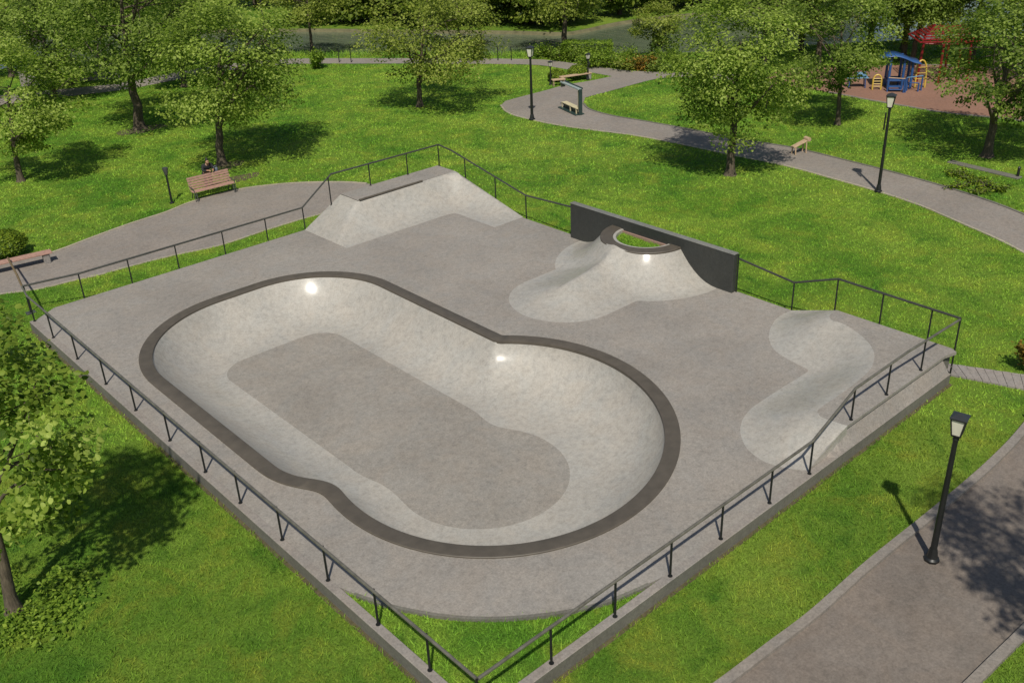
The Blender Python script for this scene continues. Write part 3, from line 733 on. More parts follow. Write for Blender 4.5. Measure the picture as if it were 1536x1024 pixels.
# ------------------------------------------------------------------ lamps
def lamp(label, loc, h, sc=1.0, rz=0.0, head=1.0, pole_r=0.075, lean=(0, 0), group='park lamps'):
    root = empty('park_lamp', (loc[0], loc[1], 0.01), rz); tag(root, label, 'street lamp', group)
    hs = 0.46 * head; hp = h - hs - 0.16 * head
    mb = MB(); mb.lathe([(pole_r * 2.3, 0), (pole_r * 2.3, .06), (pole_r * 1.7, .10), (pole_r * 1.25, .30), (pole_r * 1.1, .34)], 8); mb.build('base', M['lamp'], root, True)
    mb = MB(); mb.lathe([(pole_r, .3), (pole_r * .72, hp - 0.1), (pole_r * .9, hp - 0.09), (pole_r * .9, hp - .05), (pole_r * .6, hp)], 12); mb.build('pole', M['lamp'], root, True)
    w0, w1 = 0.09 * head, 0.152 * head
    mb = MB(); mb.lathe([(w0 * .95 * 1.35, hp + .05), (w1 * .93 * 1.35, hp + hs)], 4, rot=R(45)); mb.build('lantern_glass', M['glass'], root)
    mb = MB(); mb.lathe([(pole_r * .7, hp - .02), (w0 * 1.55, hp + .03), (w0 * 1.55, hp + .06)], 4, rot=R(45))
    for k in range(4):
        a = R(45 + 90 * k); c, s = math.cos(a), math.sin(a)
        mb.tube([(w0 * 1.38 * c, w0 * 1.38 * s, hp + .04), (w1 * 1.36 * c, w1 * 1.36 * s, hp + hs)], 0.013 * head + .004, 5)
        b = R(45 + 90 * (k + 1)); mb.tube([(w1 * 1.36 * c, w1 * 1.36 * s, hp + hs), (w1 * 1.36 * math.cos(b), w1 * 1.36 * math.sin(b), hp + hs)], 0.016 * head + .004, 5)
    mb.build('lantern_frame', M['lamp'], root)
    mb = MB(); mb.lathe([(w1 * 1.60, hp + hs + .005), (w1 * 1.60, hp + hs + .03), (w1 * .6, hp + hs + .09 * head), (w1 * .12, hp + hs + .12 * head)], 4, rot=R(45)); mb.build('lantern_cap', M['lampcap'], root)
    return root
lamp('tall black lamp post on the shaded path at the lower right', (10.57, -3.44), 3.95, rz=R(12), pole_r=0.075)
l2 = lamp('tall black lamp post between the long path and the playground', (32.51, 10.30), 4.5, rz=R(20), head=1.15)
mb = MB(); mb.box((0.0, 0.13, 3.2), (0.1, 0.06, 0.75), bev=0.01); mb.build('control_box', M['lamp'], l2)
lamp('tall black lamp post at the bend of the path near the river', (31.03, 31.54), 4.3, rz=R(20), head=1.15, pole_r=0.085)
lamp('short black lamp post beside the end of the long tan bench', (40.58, 36.17), 1.8, head=0.75, pole_r=0.055)
lamp('short black lamp post left of the two round bushes', (37.9, 37.04), 1.62, head=0.72, pole_r=0.05)
lamp('lamp post on the far river bank under the dark trees', (37.5, 74.3), 3.6, head=0.9, pole_r=0.1)
r_ = empty('bollard_lamp', (9.61, 33.77, 0.0)); tag(r_, 'small black lamp post with a grey cup head beside the slatted bench', 'street lamp')
mb = MB(); mb.lathe([(.11, 0), (.11, .04), (.055, .08), (.045, 1.36), (.07, 1.38), (.07, 1.41)], 12); mb.build('pole', M['lamp'], r_, True)
mb = MB(); mb.lathe([(.075, 1.41), (.135, 1.70), (.135, 1.74), (.09, 1.76)], 12); mb.build('lamp_head', M['steel'], r_, True)

# ------------------------------------------------------------------ benches
def slat_bench(label, loc, rz, L=2.05):
    root = empty('park_bench', (*loc, 0.02), rz); tag(root, label, 'bench')
    mb = MB()
    for i, (y, z, t) in enumerate([(0.235, .52, -12), (.275, .635, -12), (.315, .75, -12), (.355, .865, -12), (.39, .97, -12)]):
        mb.box((0, y, z), (L, 0.035, 0.095), m=Matrix.Rotation(R(t), 4, 'X'), bev=0.006)
    mb.build('backrest', M['wood'], root)
    mb = MB()
    for y in (-.22, -.115, -.01, .095): mb.box((0, y, .44 + abs(y) * 0.06), (L + .04, 0.095, 0.04), bev=0.006)
    mb.build('seat', M['wood'], root)
    for s in (-1, 1):
        x = s * (L / 2 - .12)
        mb = MB()
        mb.tube([(x, -.33, 0), (x, -.29, .2), (x, -.25, .36), (x, -.18, .405), (x, .12, .405), (x, .2, .42), (x, .42, .99)], 0.024, 7)
        mb.tube([(x, .42, 0), (x, .30, .2), (x, .2, .40)], 0.024, 7)
        mb.tube([(x + s * .1, -.30, .0), (x + s * .1, -.27, .42), (x + s * .1, -.22, .60), (x + s * .1, .27, .62)], 0.02, 7)
        mb.build('leg', M['steel'], root, True)
    return root
bench = slat_bench('pinkish brown slatted bench beside the curved left path', (11.52, 33.22), R(-3), 2.1)
def plank_bench(label, p, q, wdt, h, mat, legmat, ends, blocks=False, legh=None):
    p, q = Vector((*p, 0)), Vector((*q, 0)); d = q - p; L = d.length; rz = math.atan2(d.y, d.x)
    root = empty('plank_bench', tuple((p + q) / 2), rz); tag(root, label, 'bench')
    mb = MB()
    for i in range(3): mb.box((0, (i - 1) * wdt / 3, h - .03), (L, wdt / 3 - .012, 0.06), bev=0.008)
    mb.build('seat', mat, root)
    for e in ends:
        mb = MB()
        if blocks: mb.box((e * L, 0, (h - .06) / 2), (0.26, wdt * .8, h - .06), bev=0.03)
        else:
            mb.tube([(e * L, -wdt * .38, 0), (e * L, -wdt * .3, h - .05)], 0.03, 7); mb.tube([(e * L, wdt * .38, 0), (e * L, wdt * .3, h - .05)], 0.03, 7)
            mb.box((e * L, 0, h - .08), (0.06, wdt * .8, 0.04))
        mb.build('leg', legmat, root)
    return root
lbn = plank_bench('pinkish plank bench in front of the round bush at the left edge', (-0.55, 31.12), (2.95, 30.62), 0.46, 0.47, M['wood'], M['stone'], (-.42, .43), True)
plank_bench('long tan plank bench in front of the right round bush', (38.62, 36.85), (40.85, 36.2), 0.42, 0.46, M['tan'], M['stone'], (-.42, .44), True)
plank_bench('shorter tan plank bench in front of the left round bush', (37.75, 36.75), (38.55, 36.35), 0.40, 0.44, M['tan'], M['tan'], (-.4, .4))
# small tilted seat beside the long path
r_ = empty('sloped_bench', (35.25, 16.2, 0.02), R(-18)); tag(r_, 'small pale sloped bench on the edge of the long path', 'bench')
mb = MB(); mb.box((0, 0, .52), (0.98, .30, .06), m=Matrix.Rotation(R(-17), 4, 'Y'), bev=.01); mb.build('seat', M['tan'], r_)
mb = MB(); mb.tube([(.42, -.17, .68), (.42, .17, .68)], .11, 10); mb.build('headrest', M['tan'], r_, True)
for x, hh in ((-.36, .40), (.3, .58)):
    mb = MB(); mb.tube([(x, -.15, 0), (x, -.11, hh)], .035, 7); mb.tube([(x, .15, 0), (x, .11, hh)], .035, 7); mb.build('leg', M['tan'], r_)

# ------------------------------------------------------------------ info frame on the path
fr = empty('display_frame', (33.95, 31.25, 0.02), R(-108)); tag(fr, 'tall angular green display frame with a low box seat on the path bend', 'display frame')
# local x runs along the box (towards the upright), y across
mb = MB(); mb.box((1.26, 0, .76), (.12, .22, 1.52), bev=.012); mb.build('upright', M['greenmetal'], fr)
mb = MB(); mb.box((1.17, -.02, .80), (.05, .17, 1.26)); mb.build('cream_panel', M['cream'], fr)
mb = MB(); mb.lathe([(.12, -.02), (.12, .02)], 14); 
for i_, p_ in enumerate(mb.v): mb.v[i_] = (1.13 + p_[2] * .5, -.02 + p_[1] * .6, .55 + p_[0] * 1.6)
mb.build('yellow_plaque', M['yellow'], fr)
mb = MB(); mb.box((0.15, .13, 1.56), (2.3, .07, .08), bev=.008); mb.build('top_beam', M['greenmetal'], fr)
mb = MB(); mb.box((0.15, -.13, 1.53), (2.3, .07, .08), bev=.008); mb.build('top_beam', M['paleblue'], fr)
mb = MB(); mb.box((0.15, 0, 1.525), (2.2, .19, .03)); mb.build('top_board', M['paleblue'], fr)
mb = MB(); mb.box((-.98, 0, 1.38), (.08, .28, .28), bev=.008); mb.build('end_bracket', M['steel'], fr)
mb = MB(); mb.box((0.12, -.04, .03), (2.3, .62, .06), bev=.01); mb.build('base', M['greenmetal'], fr)
mb = MB(); mb.box((0.14, .06, .20), (1.9, .24, .26)); mb.build('seat_box', M['greenmetal'], fr)
mb = MB(); mb.box((0.14, .0, .36), (2.0, .36, .05), bev=.008); mb.build('seat', M['cream'], fr)
for x in (-.82, .25, 1.02):
    mb = MB(); mb.box((x, -.15, .2), (.09, .05, .28)); mb.build('seat_leg', M['cream'], fr)

# ------------------------------------------------------------------ playground
ps = empty('play_structure', (51.0, 19.35, 0.02), R(-52)); ps.scale = (.9, .9, .92); tag(ps, 'blue play structure with a curved blue canopy and low railings', 'play structure')
# local x to the right of the picture, y away
for (x, y, h) in ((-.85, -.45, 2.05), (-.85, .75, 2.15), (0.05, -.45, 1.95), (.05, .75, 2.1), (.62, -.4, 1.75), (.62, .75, 1.8)):
    mb = MB(); mb.tube([(x, y, 0), (x, y, h)], .09, 10); mb.build('post', M['blue'], ps, True)
k = 14; V = []
for i in range(k + 1):
    t = i / k; x = -1.6 + 2.7 * t; z = 2.05 + .18 * math.sin(math.pi * min(1, t * 1.25)) - .55 * max(0, t - .38) ** 1.1
    for (y, dz) in ((-.75, 0), (1.05, 0), (-.75, -.06), (1.05, -.06)): V.append((x, y, z + dz))
F = []
for i in range(k):
    a, b = i * 4, i * 4 + 4
    F += [(a, b, b + 1, a + 1), (a + 2, a + 3, b + 3, b + 2), (a, a + 2, b + 2, b), (a + 1, b + 1, b + 3, a + 3)]
F += [(0, 1, 3, 2), (k * 4, k * 4 + 2, k * 4 + 3, k * 4 + 1)]
np_mesh('canopy', V, F, M['blue'], ps, True)
mb = MB(); mb.box((-.4, .15, .55), (1.1, 1.3, .08), bev=.01); mb.build('deck', M['blue'], ps)
mb = MB(); mb.box((-.85, .15, .62), (.05, 1.0, .9)); mb.build('side_panel', M['blue'], ps)
def railing(x0, y0, x1, y1, h, top, name='railing'):
    mb = MB(); mb.tube([(x0, y0, h), (x1, y1, h)], .035, 8)
    o = mb.build(name, top, ps, True)
    for (x, y) in ((x0, y0), (x1, y1)):
        m2 = MB(); m2.tube([(x, y, 0), (x, y, h)], .055, 8); m2.build('railing_post', M['blue'], ps, True)
railing(-1.0, -1.25, .0, -1.55, .92, M['tan'])
railing(.12, -1.5, 1.25, -.9, .98, M['lightblue'])
railing(.3, -1.0, 1.0, -1.2, .55, M['blue'])
mb = MB(); mb.box((-.5, -.95, .28), (.8, .5, .05), bev=.01); mb.box((-.5, -1.2, .14), (.8, .3, .05), bev=.01); mb.build('steps', M['blue'], ps)
def arch(label, loc, rz, wdt, h, lean):
    r = empty('climbing_arch', (*loc, 0.02), rz); tag(r, label, 'climbing arch', 'yellow climbing arches of the playground')
    mb = MB(); pts = [(-wdt / 2, 0, 0), (-wdt / 2, lean * .3, h * .55)] + [(-wdt / 2 * math.cos(a), lean * (.5 + .3 * math.sin(a)), h * .62 + h * .38 * math.sin(a)) for a in np.linspace(.15, math.pi - .15, 9)] + [(wdt / 2, lean * .3, h * .55), (wdt / 2, 0, 0)]
    mb.tube(pts, .05, 8); mb.build('arch_tube', M['yellow'], r, True)
    for z in np.linspace(.2, h * .75, 4):
        mb = MB(); mb.tube([(-wdt / 2, lean * .25, z), (wdt / 2, lean * .25, z)], .025, 6); mb.build('rung', M['yellow'], r, True)
    return r
arch('small yellow arch left of the blue railings', (49.6, 20.1), R(-50), .5, .9, .12)
arch('tall yellow arch to the right of the blue canopy', (51.65, 18.35), R(-40), .62, 1.65, .25)
r_ = empty('play_table', (49.45, 21.4, 0.02), R(-50)); tag(r_, 'teal play table on thin legs beside the playground trees', 'play table')
mb = MB(); mb.box((0, 0, .62), (1.3, .6, .06), bev=.015); mb.build('tabletop', M['lightblue'], r_)
mb = MB(); mb.box((.25, .1, .78), (.6, .4, .24), bev=.05); mb.build('play_panel', M['lightblue'], r_)
for x in (-.5, .5):
    for y in (-.22, .22):
        mb = MB(); mb.tube([(x, y, 0), (x * .9, y, .6)], .035, 7); mb.build('leg', M['blue'], r_, True)
gz = empty('picnic_shelter', (54.6, 18.6, 0.02), R(-48)); tag(gz, 'red playground shelter with a sloping red roof on red posts', 'shelter')
for (x, y) in ((-1.55, -.7), (-.35, -1.1), (.75, -1.1), (-1.1, .9), (1.55, -.6), (.6, 1.0)):
    mb = MB(); mb.tube([(x, y, 0), (x * .92, y * .9, 2.65)], .075, 8); mb.build('post', M['red'], gz, True)
mb = MB()
E4 = [np.array(p) for p in ((-1.95, -1.5, 2.55), (1.95, -1.5, 2.55), (1.95, 1.5, 2.55), (-1.95, 1.5, 2.55), (-.75, 0, 3.35), (.9, 0, 3.35))]
for (a_, b_, c_, d_) in ((0, 1, 4, 5), (3, 2, 4, 5), (3, 0, 4, 4), (1, 2, 5, 5)):      # open slats on each slope
    for k in range(7):
        t0, t1 = k / 7 + .02, k / 7 + .085
        q = [E4[a_] * (1 - t) + E4[c_] * t for t in (t0, t1)] + [E4[b_] * (1 - t) + E4[d_] * t for t in (t1, t0)]
        mb.add([tuple(p) for p in q] + [tuple(p - [0, 0, .03]) for p in q], [(0, 3, 2, 1), (4, 5, 6, 7), (0, 1, 5, 4), (2, 3, 7, 6), (1, 2, 6, 5), (3, 0, 4, 7)])
mb.build('roof', M['red'], gz)
mb = MB()
for i in range(9):
    x = -1.8 + i * .45; xt = max(-.75, min(.9, x))
    mb.tube([(x, -1.53, 2.57), (xt, -.02, 3.39)], .022, 5); mb.tube([(x, 1.53, 2.57), (xt, .02, 3.39)], .022, 5)
mb.build('roof_ribs', M['red'], gz)
mb = MB(); mb.tube([(-1.5, -.66, 2.35), (-.33, -1.02, 2.35), (.7, -1.02, 2.35), (1.45, -.55, 2.35)], .045, 7); mb.build('tie_beam', M['red'], gz, True)

# ------------------------------------------------------------------ small things
for i, (x, y) in enumerate(POSTS):
    mb = MB(); mb.tube([(x, y, 0), (x, y, 1.0)], .035, 7); mb.lathe([(.06, 0), (.06, .02), (.035, .03)], 8, (x, y, 0))
    tag(mb.build('fence_post', M['post']), ('thin dark post beside the river path, between two trees' if i < 2 else 'thin dark post on the shore right of the leafy lawn tree'), 'post', 'thin posts by the river pair %d' % (i // 2 + 1))
mb = MB(); mb.tube([(42.5, 38.0, .8), (41.6, 37.0, .86), (40.62, 36.2, .86)], .025, 6); mb.tube([(42.5, 38.0, 0), (42.5, 38.0, .8)], .025, 6)
tag(mb.build('handrail', M['steel']), 'thin grey handrail running from the short lamp towards the hedge', 'handrail')
(a0, a1), (b0, b1) = LOWKERB[0], LOWKERB[1]
mb = MB(); d = Vector((b0 - a0, b1 - a1, 0)); mb.box(((a0 + b0) / 2, (a1 + b1) / 2, .02), (d.length, .42, .09), math.atan2(d.y, d.x), bev=.02)
tag(mb.build('stone_kerb', M['wall']), 'low grey stone kerb in the shade of the leaning tree', 'kerb')
mb = MB(); mb.lathe([(.07, 0), (.06, .45), (.08, .46), (.03, .52)], 8, (38.46, 6.68, 0)); tag(mb.build('bollard', M['post'], None, True), 'short dark bollard at the end of the stone kerb', 'bollard')
tw = empty('garden_wall', (16.6, 65.6, 0)); tag(tw, 'low grey wall behind the trees at the far left', 'wall')
mb = MB(); d = Vector((19.6 - 13.6, 64.2 - 67.4, 0)); mb.box((0, 0, .5), (d.length, .35, 1.0), math.atan2(d.y, d.x), bev=.02); mb.build('wall_body', M['stone'], tw)
mb = MB(); mb.box((0, 0, 1.04), (d.length + .1, .45, .08), math.atan2(d.y, d.x), bev=.01); mb.build('wall_cap', M['kerb'], tw)
bx = empty('litter_bin', (16.4, 64.7, 0), R(-25)); tag(bx, 'dark brown litter bin in front of the low grey wall', 'litter bin')
mb = MB(); mb.box((0, 0, .45), (.8, .6, .9), bev=.03); mb.build('bin_body', M['darkbox'], bx)
mb = MB(); mb.box((0, 0, .93), (.88, .68, .08), bev=.02); mb.build('bin_lid', M['post'], bx)
mb = MB(); mb.box((18.05, -2.75, .12), (.5, .4, .26), R(-40), bev=.03); mb.box((18.05, -2.75, .28), (.6, .48, .07), R(-40), bev=.01)
tag(mb.build('stone_pier', M['cream']), 'pale stone pier cap at the right edge by the kerb', 'pier')

# ------------------------------------------------------------------ foliage
def leaves(name, C, size, tint, mat, parent=None, up=0.55, out_dir=None, aspect=0.62, fine=False):
    """one leaf (a folded kite of two triangles) per centre C"""
    n = len(C)
    nrm = rng.normal(size=(n, 3)); nrm /= np.linalg.norm(nrm, axis=1)[:, None]; nrm *= .8
    nrm[:, 2] = np.abs(nrm[:, 2]) + up
    if out_dir is not None: nrm += out_dir * 0.55
    nrm /= np.linalg.norm(nrm, axis=1)[:, None]
    a = rng.normal(size=(n, 3)); a -= nrm * (a * nrm).sum(1)[:, None]; a /= np.linalg.norm(a, axis=1)[:, None]
    b = np.cross(nrm, a)
    s = size * rng.uniform(0.6, 1.35, n)[:, None]
    p0 = C - a * s * .5; p2 = C + a * s * .5
    p1 = C + b * s * aspect * .5 - nrm * s * .1 + a * s * .06; p3 = C - b * s * aspect * .5 - nrm * s * .1 + a * s * .06
    if fine:      # a rounder leaf of six points folded along its rib
        k = b * s * aspect * .5; f_ = nrm * s * .12
        V = np.stack([p0, C - a * s * .22 + k * .95 - f_, C + a * s * .2 + k * .8 - f_, p2, C + a * s * .2 - k * .8 - f_, C - a * s * .22 - k * .95 - f_], 1).reshape(-1, 3)
        i = np.arange(n)[:, None] * 6
        F = np.concatenate([i + [0, 3, 2], i + [0, 2, 1], i + [0, 4, 3], i + [0, 5, 4]])[:, ::-1]
        return np_mesh(name, V, F, mat, parent, False, {'tint': np.repeat(tint, 6)})
    V = np.stack([p0, p1, p2, p3], 1).reshape(-1, 3)
    i = np.arange(n)[:, None] * 4
    F = np.concatenate([i + [0, 1, 2], i + [0, 2, 3]])
    return np_mesh(name, V, F, mat, parent, False, {'tint': np.repeat(tint, 4)})

def crown_points(cz0, cz1, rad, nclump, nleaf, lean=(0, 0), clump=0.13, shape=1.0, seed=0, hollow=0.45):
    g = np.random.default_rng(seed)
    cz = (cz0 + cz1) / 2; hz = (cz1 - cz0) / 2
    # a lobed envelope: a few offset lobes make the outline uneven
    lob = g.normal(size=(9, 3)); lob /= np.linalg.norm(lob, axis=1)[:, None]; la = g.uniform(-.22, .26, 9)
    d = g.normal(size=(nclump, 3)); d /= np.linalg.norm(d, axis=1)[:, None]
    env = 1 + (np.maximum(0, d @ lob.T) ** 3 @ la)
    rr = (hollow ** 3 + (1 - hollow ** 3) * g.random(nclump)) ** (1 / 3) * env
    P = d * rr[:, None]
    zrel = P[:, 2]
    taper = np.where(zrel > 0, 1 - 0.25 * shape * zrel ** 2, 1 - 0.10 * zrel ** 2)
    C = np.c_[P[:, 0] * rad * taper + lean[0] * (zrel + 1) / 2, P[:, 1] * rad * taper + lean[1] * (zrel + 1) / 2, cz + zrel * hz]
    ctint = g.uniform(.18, .72, nclump)
    cs = rad * clump * g.uniform(.6, 1.5, nclump)
    w_ = cs ** 2; idx = g.choice(nclump, nleaf, p=w_ / w_.sum())
    o = g.normal(size=(nleaf, 3)); o /= np.linalg.norm(o, axis=1)[:, None]; o *= (g.random(nleaf) ** .45)[:, None]
    o[:, 2] *= .55
    L = C[idx] + o * (cs[idx] * 1.7)[:, None]
    # drooping tips
    L[:, 2] -= .10 * rad * np.clip(np.linalg.norm(L[:, :2], axis=1) / rad - .6, 0, 1)
    t = np.clip(ctint[idx] + g.normal(0, .16, nleaf), 0, 1)
    od = L - np.array([0, 0, cz]); od /= np.maximum(np.linalg.norm(od, axis=1), .01)[:, None]
    return C, cs, L, t, od

def limb(mb, p, q, r0_, r1_, n=7, seg=5, bend=.12, g=rng):
    p, q = np.array(p, float), np.array(q, float); d = q - p; L = np.linalg.norm(d)
    off = g.normal(0, bend * L, 3); off[2] = abs(off[2]) * .5
    pts = []; rs = []
    for i in range(seg + 1):
        t = i / seg; pts.append(tuple(p + d * t + off * math.sin(math.pi * t) * .5)); rs.append(r0_ + (r1_ - r0_) * t)
    mb.tube(pts, rs, n); return pts

def tree(name, label, base, h, rad, z0, trunk, mat, leaf, nleaf, nclump=110, lean=(0, 0), off=(0, 0), seed=1, group=None, clump=.13, shape=1.0, limbs=9, fork=None, hollow=.45, leaf_up=.55):
    g = np.random.default_rng(seed); nleaf = int(nleaf * (1.12 if name == 'young_tree' else 1.75)); leaf *= 1.0 if name == 'young_tree' else .78
    root = empty(name, (base[0], base[1], -0.02)); tag(root, label, 'tree', group)
    nclump = int(nclump * .62); clump *= 1.16
    C, cs, L, t, od = crown_points(z0, h, rad, nclump, nleaf, lean, clump, shape, seed, hollow)
    C[:, :2] += off; L[:, :2] += off
    mb = MB()
    ht = z0 + (h - z0) * .62
    zf = fork or z0 + (h - z0) * .12
    ax = lambda z: np.array([off[0] * min(1, z / ht) ** 1.6 + lean[0] * max(0, (z - z0) / (h - z0)), off[1] * min(1, z / ht) ** 1.6 + lean[1] * max(0, (z - z0) / (h - z0)), z])
    wob = g.normal(0, trunk * .16, (20, 2))
    zs = [0, .06, .2, .5, 1.0] + list(np.linspace(1.4, ht, 9)) if ht > 2 else list(np.linspace(0, ht, 8))
    pts = []; rs = []
    for i, z in enumerate(zs):
        p = ax(z); 
        if i > 3: p[:2] += wob[i]
        pts.append(tuple(p)); k = z / ht
        rs.append(trunk * (1 + .75 * math.exp(-z / .16)) * (1 - .8 * k) + .012)
    mb.tube(pts, rs, 10)
    order = g.permutation(nclump)
    for j in range(limbs):
        tz = zf + (ht - zf) * (j / max(1, limbs - 1)) * .95
        q = C[order[j]].copy()
        # prefer clumps above the joint
        cand = [c for c in C[order[j::limbs]] if c[2] > tz * .95] or [q]
        q = max(cand, key=lambda c: np.linalg.norm(c[:2]) * .7 + g.random())
        p = ax(tz); rl = trunk * (1 - .72 * tz / ht) * .62
        lp = limb(mb, p, q * .92 + p * .08, rl, rl * .25, 7, 6, .12, g)
        for _ in range(3):
            s = np.array(lp[g.integers(2, 6)]); dd = np.linalg.norm(C - s, axis=1); c2 = C[np.argsort(dd)[g.integers(1, 7)]]
            limb(mb, s, c2, rl * .42, rl * .12, 5, 4, .1, g)
    mb.build('trunk', M['bark'], root, True, 60)
    leaves('crown', L, leaf, t, M[mat], root, leaf_up, od, .7 if name == 'young_tree' else .62, name == 'young_tree')
    return root

TR = 'trees on the park lawn'
tree('young_tree', 'leafy young tree with large leaves at the left edge of the front lawn', (-5.26, 9.88), 7.7, 1.85, 2.0, .13, 'leaf_a', .145, 4300, 95, (0, 0), (.62, -.54), 11, TR, .14, .8, 9, hollow=.35)
tree('park_tree', 'small leafy tree cut by the left edge above the left path', (5.73, 43.2), 7.0, 2.75, 1.5, .15, 'leaf_a', .21, 6500, 110, (0, 0), (.52, -.45), 12, TR, .14)
tree('park_tree', 'dark leafy tree beside the grey path at the upper left', (13.69, 60.71), 7.2, 3.9, 1.3, .2, 'leaf_b', .27, 6000, 110, (0, 0), (.21, -.18), 13, TR, .14)
tree('park_tree', 'big dark tree with a straight bare trunk left of the bench tree', (14.42, 48.51), 10.6, 4.5, 3.0, .29, 'leaf_b', .25, 9500, 140, (0, 0), (.37, -.32), 14, TR, .13, fork=3.0)
tree('park_tree', 'large bright leafy tree on the lawn behind the slatted bench', (14.25, 37.69), 9.3, 4.25, 1.9, .21, 'leaf_a', .21, 11500, 160, (0, 0), (.82, -.72), 15, TR, .12, fork=1.9, limbs=11)
tree('park_tree', 'small tree at the river path rising out of a bush', (33.78, 60.07), 5.9, 2.9, 2.2, .13, 'leaf_c', .25, 3000, 80, (0, 0), (.1, -.09), 16, TR, .14)
tree('park_tree', 'wide open tree with a short forked trunk alone on the middle lawn', (28.71, 39.35), 7.4, 4.05, 1.65, .17, 'leaf_c', .21, 7000, 130, (0, 0), (.55, -.48), 17, TR, .115, fork=1.5, limbs=12, hollow=.3)
tree('park_tree', 'thin tree at the river edge half hidden behind the middle lawn tree', (43.46, 53.36), 5.4, 2.7, 1.2, .1, 'leaf_c', .25, 2800, 70, (0, 0), (0, 0), 18, TR, .14)
tree('park_tree', 'olive tree on the river shore left of the clipped hedge', (45.61, 43.44), 7.4, 3.7, 2.7, .24, 'leaf_c', .25, 5600, 120, (0, 0), (0, 0), 19, TR, .13, fork=2.6)
tree('park_tree', 'small olive tree with a thin bent trunk right of the clipped hedge', (48.06, 37.0), 4.1, 1.85, 1.1, .07, 'leaf_c', .19, 3600, 80, (0, 0), (.2, -.17), 20, TR, .15, limbs=7)
tree('park_tree', 'dense bright tree standing beside the long path', (30.22, 16.75), 8.9, 3.2, 1.9, .20, 'leaf_a', .20, 10500, 150, (0, 0), (.08, -.07), 21, TR, .14, fork=2.0)
tree('park_tree', 'slender tree on the lawn in front of the playground', (41.21, 17.68), 7.8, 2.75, 1.9, .12, 'leaf_b', .21, 6500, 110, (0, 0), (-.32, .28), 22, TR, .14, fork=2.0)
tree('park_tree', 'dark leaning tree at the right edge beyond the stone kerb', (40.65, 9.11), 8.2, 3.3, 1.7, .22, 'leaf_b', .22, 9500, 140, (0, 0), (.2, -.16), 23, TR, .13, fork=1.7, limbs=11)
tree('park_tree', 'dark tree standing behind the blue play structure', (57.5, 22.0), 8.4, 3.3, 2.1, .18, 'leaf_b', .26, 5200, 100, (0, 0), (.5, -.4), 24, TR, .14, fork=2.0)
BG = 'dark trees at the back of the park'
bgl = [('dense dark tree at the far left behind the grey wall', 14.3, 71.5, 9.5, 4.4), ('tall dark tree in the top left corner of the park', 9.0, 73.5, 10.5, 4.8), ('dark tree above the brown litter bin', 20.5, 68.5, 9.0, 4.2), ('dark tree between the wall and the river', 24.8, 64.8, 7.8, 3.5), ('dark tree behind the big straight trunk', 21.5, 57.2, 7.4, 3.2), ('dark tree at the left edge near the grey path', 6.2, 62.5, 8.5, 4.0)]
for i, (lab, x, y, h, rad) in enumerate(bgl):
    tree('background_tree', lab, (x, y), h, rad, 1.5, .2, 'leaf_b', .30, 4500, 90, seed=30 + i, group=BG, clump=.15)
bgr = [('dark tree behind the red shelter roof ridge', 58.2, 23.0, 9.0, 3.6), ('dense dark tree between the playground and the river', 63.5, 28.5, 9.5, 4.2), ('dark tree at the back left of the playground', 54.0, 27.0, 7.6, 3.3), ('dark tree behind the teal play table', 52.2, 30.2, 7.6, 3.5), ('dark tree behind the red shelter', 61.2, 19.6, 9.0, 3.9), ('dark tree at the right of the red shelter', 60.0, 14.6, 8.6, 3.7), ('dark tree in the top right corner', 57.5, 10.2, 9.0, 3.8), ('tall dark tree far behind the blue canopy', 62.0, 25.0, 10.0, 4.2), ('dark tree beyond the playground towards the river', 57.2, 30.5, 8.0, 3.6), ('tall dark tree at the far right behind the playground', 66.0, 14.5, 10.5, 4.4)]
for i, (lab, x, y, h, rad) in enumerate(bgr):
    tree('background_tree', lab, (x, y), h, rad, 1.6, .2, 'leaf_b', .28, 4600, 90, seed=50 + i, group=BG, clump=.15)
# tree beside the lower right path whose crown shades the asphalt
tree('shade_tree', 'tall tree right of the lower path that shades its asphalt', (9.75, -9.3), 9.4, 2.9, 4.6, .2, 'leaf_a', .20, 3000, 90, (0, 0), (-.9, .2), 61, TR, .10, fork=4.0, hollow=.2)

# far bank: every tree its own, some leaning over the water
farl = np.array(farb)
FT = 'trees on the far river bank'
words = ['broad', 'tall', 'round', 'spreading', 'low', 'bushy', 'dense', 'ragged']
cum_ = np.r_[0, np.cumsum(np.linalg.norm(np.diff(farl, axis=0), axis=1))]
def along(s, d):
    x = np.interp(s, cum_, farl[:, 0]); y = np.interp(s, cum_, farl[:, 1]); i = min(len(farl) - 2, int(np.searchsorted(cum_, s)))
    t = farl[min(i + 1, len(farl) - 1)] - farl[i - 1]; t /= np.linalg.norm(t)
    return x - t[1] * d, y + t[0] * d
protos = []
for i in range(4):
    protos.append(crown_points(.35, 8.5, 3.9, 80, 3600, clump=.16, seed=70 + i, hollow=.5, shape=.6))
cnt = 0; fts = []
def far_tree(x, y, sc, sz, z0, label, k):
    v = Vector((x, y, 3 * sz)) - CAMLOC; d = v.dot(fwd)
    if abs(v.dot(rv)) / d > .56: return
    root = empty('far_tree', (x, y, -.06)); tag(root, None, 'tree', FT); root['row'] = label
    fts.append(root)
    C, cs, L, t, od = protos[k]
    V = L * [sc, sc, sz]
    mb = MB(); mb.tube([(0, 0, 0), (.1, 0, 2.5 * sz), (.0, .1, 6 * sz)], [.28 * sc, .2 * sc, .07], 8)
    for q in C[:10]: limb(mb, (0, 0, max(.8, q[2] * .45) * sz), (q[0] * sc, q[1] * sc, q[2] * sz), .09 * sc, .03, 5, 3)
    mb.build('trunk', M['bark'], root, True, 60)
    leaves('crown', V, .40, t, M['leaf_far'], root, .5, od)
FAR_LAB = {0: 'front row by the water', 1: 'second row', 2: 'back row'}
s = 4.0
